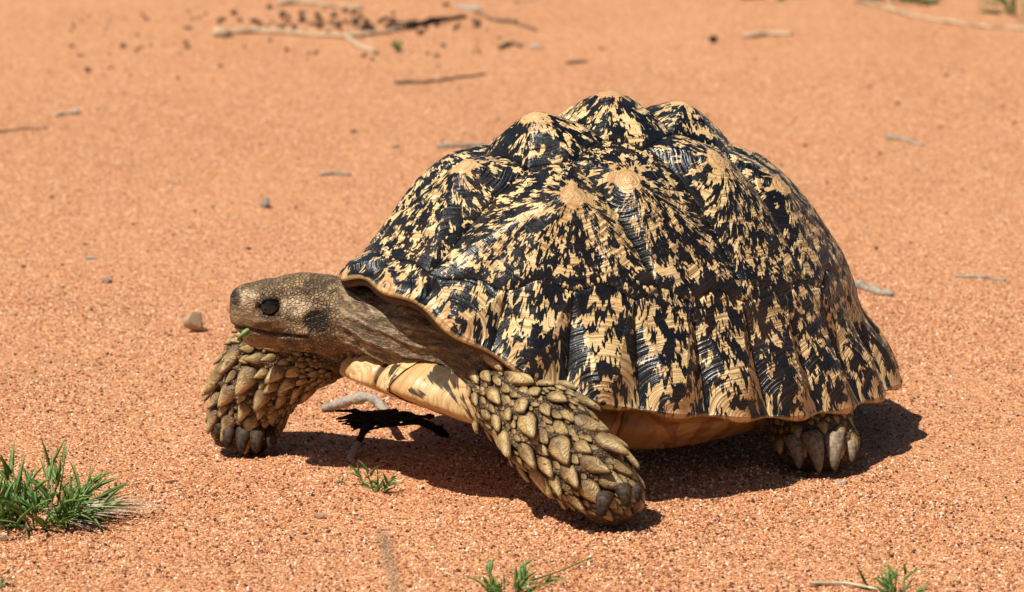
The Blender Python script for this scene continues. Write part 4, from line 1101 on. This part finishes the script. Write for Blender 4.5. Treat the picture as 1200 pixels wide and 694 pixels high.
def rock_mesh(nm, seed_, mat, sub=3, rough=0.35, flat=0.65, ax=(1, 1, 1)):
    bm = bmesh.new(); bmesh.ops.create_icosphere(bm, subdivisions=sub, radius=1.0)
    P = np.array([v.co for v in bm.verts]); r_ = np.random.default_rng(seed_)
    k = np.ones(len(P))
    for _ in range(12):
        d = r_.normal(size=3); d /= np.linalg.norm(d); c = r_.uniform(0.42, 0.85); s = P @ d
        k = np.where(s * k > c, c / np.maximum(s, 1e-6), k)
    k = k * (1 + rough * 0.4 * fbm(P * 1.7 + seed_ * 5.1, seed_, 3))
    for v, q, kk in zip(bm.verts, P, k): v.co = (q[0] * kk * ax[0], q[1] * kk * ax[1], q[2] * kk * flat * ax[2])
    me = bpy.data.meshes.new(nm); bm.to_mesh(me); bm.free(); me.materials.append(mat)
    return me
def rock(name, px, py, r_, mat, label, cat, seed_, flat=0.65, ax=(1, 1, 1), rz=0.0, sink=0.35, group=None, smooth=False, rx=0.0):
    me = rock_mesh(name, seed_, M[mat], 3, 0.35, flat, ax); o = bpy.data.objects.new(name, me); col.objects.link(o)
    if smooth: me.polygons.foreach_set('use_smooth', np.ones(len(me.polygons), dtype=bool))
    p = gpt(px, py); z = float(ground_z(np.array([p.x]), np.array([p.y]))[0])
    o.location = (p.x, p.y, z + r_ * flat * ax[2] * (1 - sink) * 0.9); o.scale = (r_, r_, r_); o.rotation_euler = (rx, 0, rz)
    tag(o, label, cat, group); return o
st = rock('stone', 229, 391, 0.0150, 'stone_tan', 'angular tan stone with a dark shaded face in front of the tortoise nose', 'stone', 23, flat=1.0, ax=(0.9, 0.8, 1.0), rz=0.4, sink=0.3)
rock('pebble', 125, 330, 0.0075, 'stone_grey', 'smooth blue grey pebble below a white chip', 'pebble', 4, rz=0.5, ax=(1.2, .8, .8))
rock('chip', 105, 304, 0.0075, 'bone', 'thin white chip above a grey pebble', 'chip', 5, flat=0.3, ax=(1.2, 0.9, 0.8))
rock('stone', 312, 243, 0.0098, 'stone_grey', 'pale grey oblong stone standing alone on far sand', 'stone', 6, flat=0.9, ax=(0.75, 0.8, 1.1), rz=0.6)
rock('chip', 86, 133, 0.0095, 'bone', 'white chip attached to a tan bark scrap', 'chip', 7, flat=0.6, ax=(0.9, 0.8, 0.9))
SG('bark_strip', [(64, 136), (74, 134), (84, 134)], 0.0030, 0.0034, 'wood_pale', 'tan bark scrap touching a white chip', 'bark', knots=0.3)
rock('chip', 550, 9, 0.022, 'bone', 'bright white flat wood chip beside a crooked twig', 'chip', 8, flat=0.10, ax=(1.15, 1.0, 1.0))
rock('chip', 627, 54, 0.0085, 'bone', 'small bright white flake beside dark bark', 'chip', 9, flat=0.45, ax=(1.0, .8, 1))
rock('chip', 622, 1, 0.009, 'bone', 'small white flake touching a green weed', 'chip', 19, flat=0.45, ax=(1.0, .8, 1))
wc = SG('wood_chip', [(997, 337), (1012, 340), (1028, 346), (1046, 349)], 0.0046, 0.0036, 'wood_grey', 'flat weathered grey wood chip just behind the shell rear', 'wood chip', knots=0.3, sub=3)
SG('splinter', [(1016, 343), (1030, 342), (1044, 344)], 0.0030, 0.0020, 'wood_grey', None, None, parent=wc, knots=0.3)
rock('pebble', 375, 610, 0.0056, 'stone_tan', 'small cream pebble in front of the grass seedling', 'pebble', 10, ax=(1.1, .9, .9))
rock('pebble', 463, 172, 0.0070, 'stone_tan', 'small tan pebble near the grey stick', 'pebble', 11)
rock('pebble', 836, 50, 0.0085, 'stone_dark', 'dark pebble near the tan bark strip', 'pebble', 12, flat=.8)
rock('pebble', 986, 569, 0.0050, 'bone', 'white chip in front of the hind foot', 'chip', 15, flat=.35, ax=(1.4, .6, 1), rz=-.3)
rock('pebble', 693, 631, 0.0036, 'stone_dark', 'dark pebble in front of the pushing front foot', 'pebble', 14)
rock('pebble', 421, 612, 0.0030, 'bone', 'tiny white pebble beside the cream pebble', 'pebble', 16)
rock('pebble', 5, 636, 0.0050, 'stone_tan', 'pink tan pebble at the edge of the grass tuft', 'pebble', 17)

# charred branch under the breastplate
def tube(name, pts, mat, parent, org, nsides=9, knots=0.1):
    """pts: list of (point in units, radius in units)"""
    V, F, A = [], [], []; P = []
    for (a, ra), (b, rb) in zip(pts[:-1], pts[1:]):
        for k in range(5): t = k / 5; P.append((np.asarray(a) * (1 - t) + np.asarray(b) * t, ra * (1 - t) + rb * t))
    P.append((np.asarray(pts[-1][0]), pts[-1][1])); m_ = len(P)
    for i, (p, r_) in enumerate(P):
        d = P[min(i + 1, m_ - 1)][0] - P[max(i - 1, 0)][0]; d = d / np.linalg.norm(d)
        s_ = np.cross(d, [0.2, 0.1, 1.0]); s_ /= np.linalg.norm(s_); u_ = np.cross(s_, d); r_ = r_ * (1 + random.uniform(-knots, knots))
        for k in range(nsides):
            a = 2 * math.pi * k / nsides; rr = r_ * (1 + random.uniform(-.15, .15))
            V.append((p + s_ * rr * math.cos(a) + u_ * rr * math.sin(a)) * U - np.array(org)); A.append(i / (m_ - 1))
    for i in range(m_ - 1):
        for k in range(nsides): F.append((i * nsides + k, i * nsides + (k + 1) % nsides, (i + 1) * nsides + (k + 1) % nsides, (i + 1) * nsides + k))
    F.append(tuple(range(nsides))[::-1]); F.append(tuple((m_ - 1) * nsides + k for k in range(nsides)))
    return mesh_obj(name, V, F, M[mat], parent, True, {'shade': A})
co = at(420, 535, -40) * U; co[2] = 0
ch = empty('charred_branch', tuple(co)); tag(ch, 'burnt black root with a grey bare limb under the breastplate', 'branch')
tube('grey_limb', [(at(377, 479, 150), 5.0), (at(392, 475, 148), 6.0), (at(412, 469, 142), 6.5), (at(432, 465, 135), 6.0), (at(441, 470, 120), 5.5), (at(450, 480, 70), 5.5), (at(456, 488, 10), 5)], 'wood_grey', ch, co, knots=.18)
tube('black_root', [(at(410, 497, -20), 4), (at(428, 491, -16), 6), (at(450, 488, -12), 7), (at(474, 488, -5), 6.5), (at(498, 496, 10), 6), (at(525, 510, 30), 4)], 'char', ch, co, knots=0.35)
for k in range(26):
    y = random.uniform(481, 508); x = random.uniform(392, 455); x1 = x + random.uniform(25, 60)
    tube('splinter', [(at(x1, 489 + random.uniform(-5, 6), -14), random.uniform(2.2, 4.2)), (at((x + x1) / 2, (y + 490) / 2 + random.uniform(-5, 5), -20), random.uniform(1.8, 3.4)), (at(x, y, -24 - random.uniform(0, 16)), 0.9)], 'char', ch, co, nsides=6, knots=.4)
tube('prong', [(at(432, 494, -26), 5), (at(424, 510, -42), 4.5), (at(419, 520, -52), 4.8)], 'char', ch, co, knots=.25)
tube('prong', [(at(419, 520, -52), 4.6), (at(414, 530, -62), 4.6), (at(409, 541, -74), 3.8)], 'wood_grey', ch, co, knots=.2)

# leaf scrap in the mouth
V, F, A = [], [], []
m0 = H(292, 380, -25) * U; m1 = H(279, 388, -25) * U
dv = Vector(m1 - m0); blade(V, F, A, (0, 0, 0), tuple(dv.normalized() + Vector((0, -0.25, 0))), dv.length * 1.15, 0.0075, 0.0, nseg=6, yaw=1.35)
o = mesh_obj('leaf_scrap', [tuple(v) for v in V], F, M['grass'], None, True, {'shade': [0.9] * len(A)}, loc=m0)
tag(o, 'scrap of bright green leaf held in the tortoise mouth', 'leaf')

# dark litter strewn behind, too fine to count
def litter():
    r_ = np.random.default_rng(12); V, F = [], []
    bm = bmesh.new(); bmesh.ops.create_icosphere(bm, subdivisions=1, radius=1.0)
    bv = np.array([v.co for v in bm.verts]); bf = [[v.index for v in f.verts] for f in bm.faces]; bm.free()
    spots = []
    for k in range(150):
        spots.append((r_.normal(400, 75), r_.normal(28, 7), r_.uniform(3.0, 7.5)))
    for k in range(60):
        spots.append((r_.uniform(80, 620), r_.normal(48, 22), r_.uniform(2.2, 5.5)))
    for k in range(150):
        spots.append((r_.uniform(0, 1200), r_.uniform(2, 420), r_.uniform(1.3, 3.4)))
    for k in range(120):
        spots.append((r_.uniform(0, 1200), r_.uniform(420, 690), r_.uniform(1.0, 2.4)))
    for (x, y, s) in spots:
        y = max(y, 4); p = gpt(x, y)
        z = float(ground_z(np.array([p.x]), np.array([p.y]))[0]); s = s * U
        sc = s * (0.6 + 0.8 * r_.random(3)); sc[2] *= 0.7
        q = bv * (1 + 0.3 * r_.normal(size=(len(bv), 1))) * sc
        base = len(V) * 1; V.extend([tuple(v) for v in q + np.array([p.x, p.y, z + sc[2] * 0.5])]); F.extend([tuple(base + i for i in f) for f in bf])
    o = mesh_obj('dark_litter', V, F, M['stone_dark'], None, False)
    tag(o, 'scattered dark crumbs and pellets of litter on the sand', 'litter', None, 'stuff')
litter()
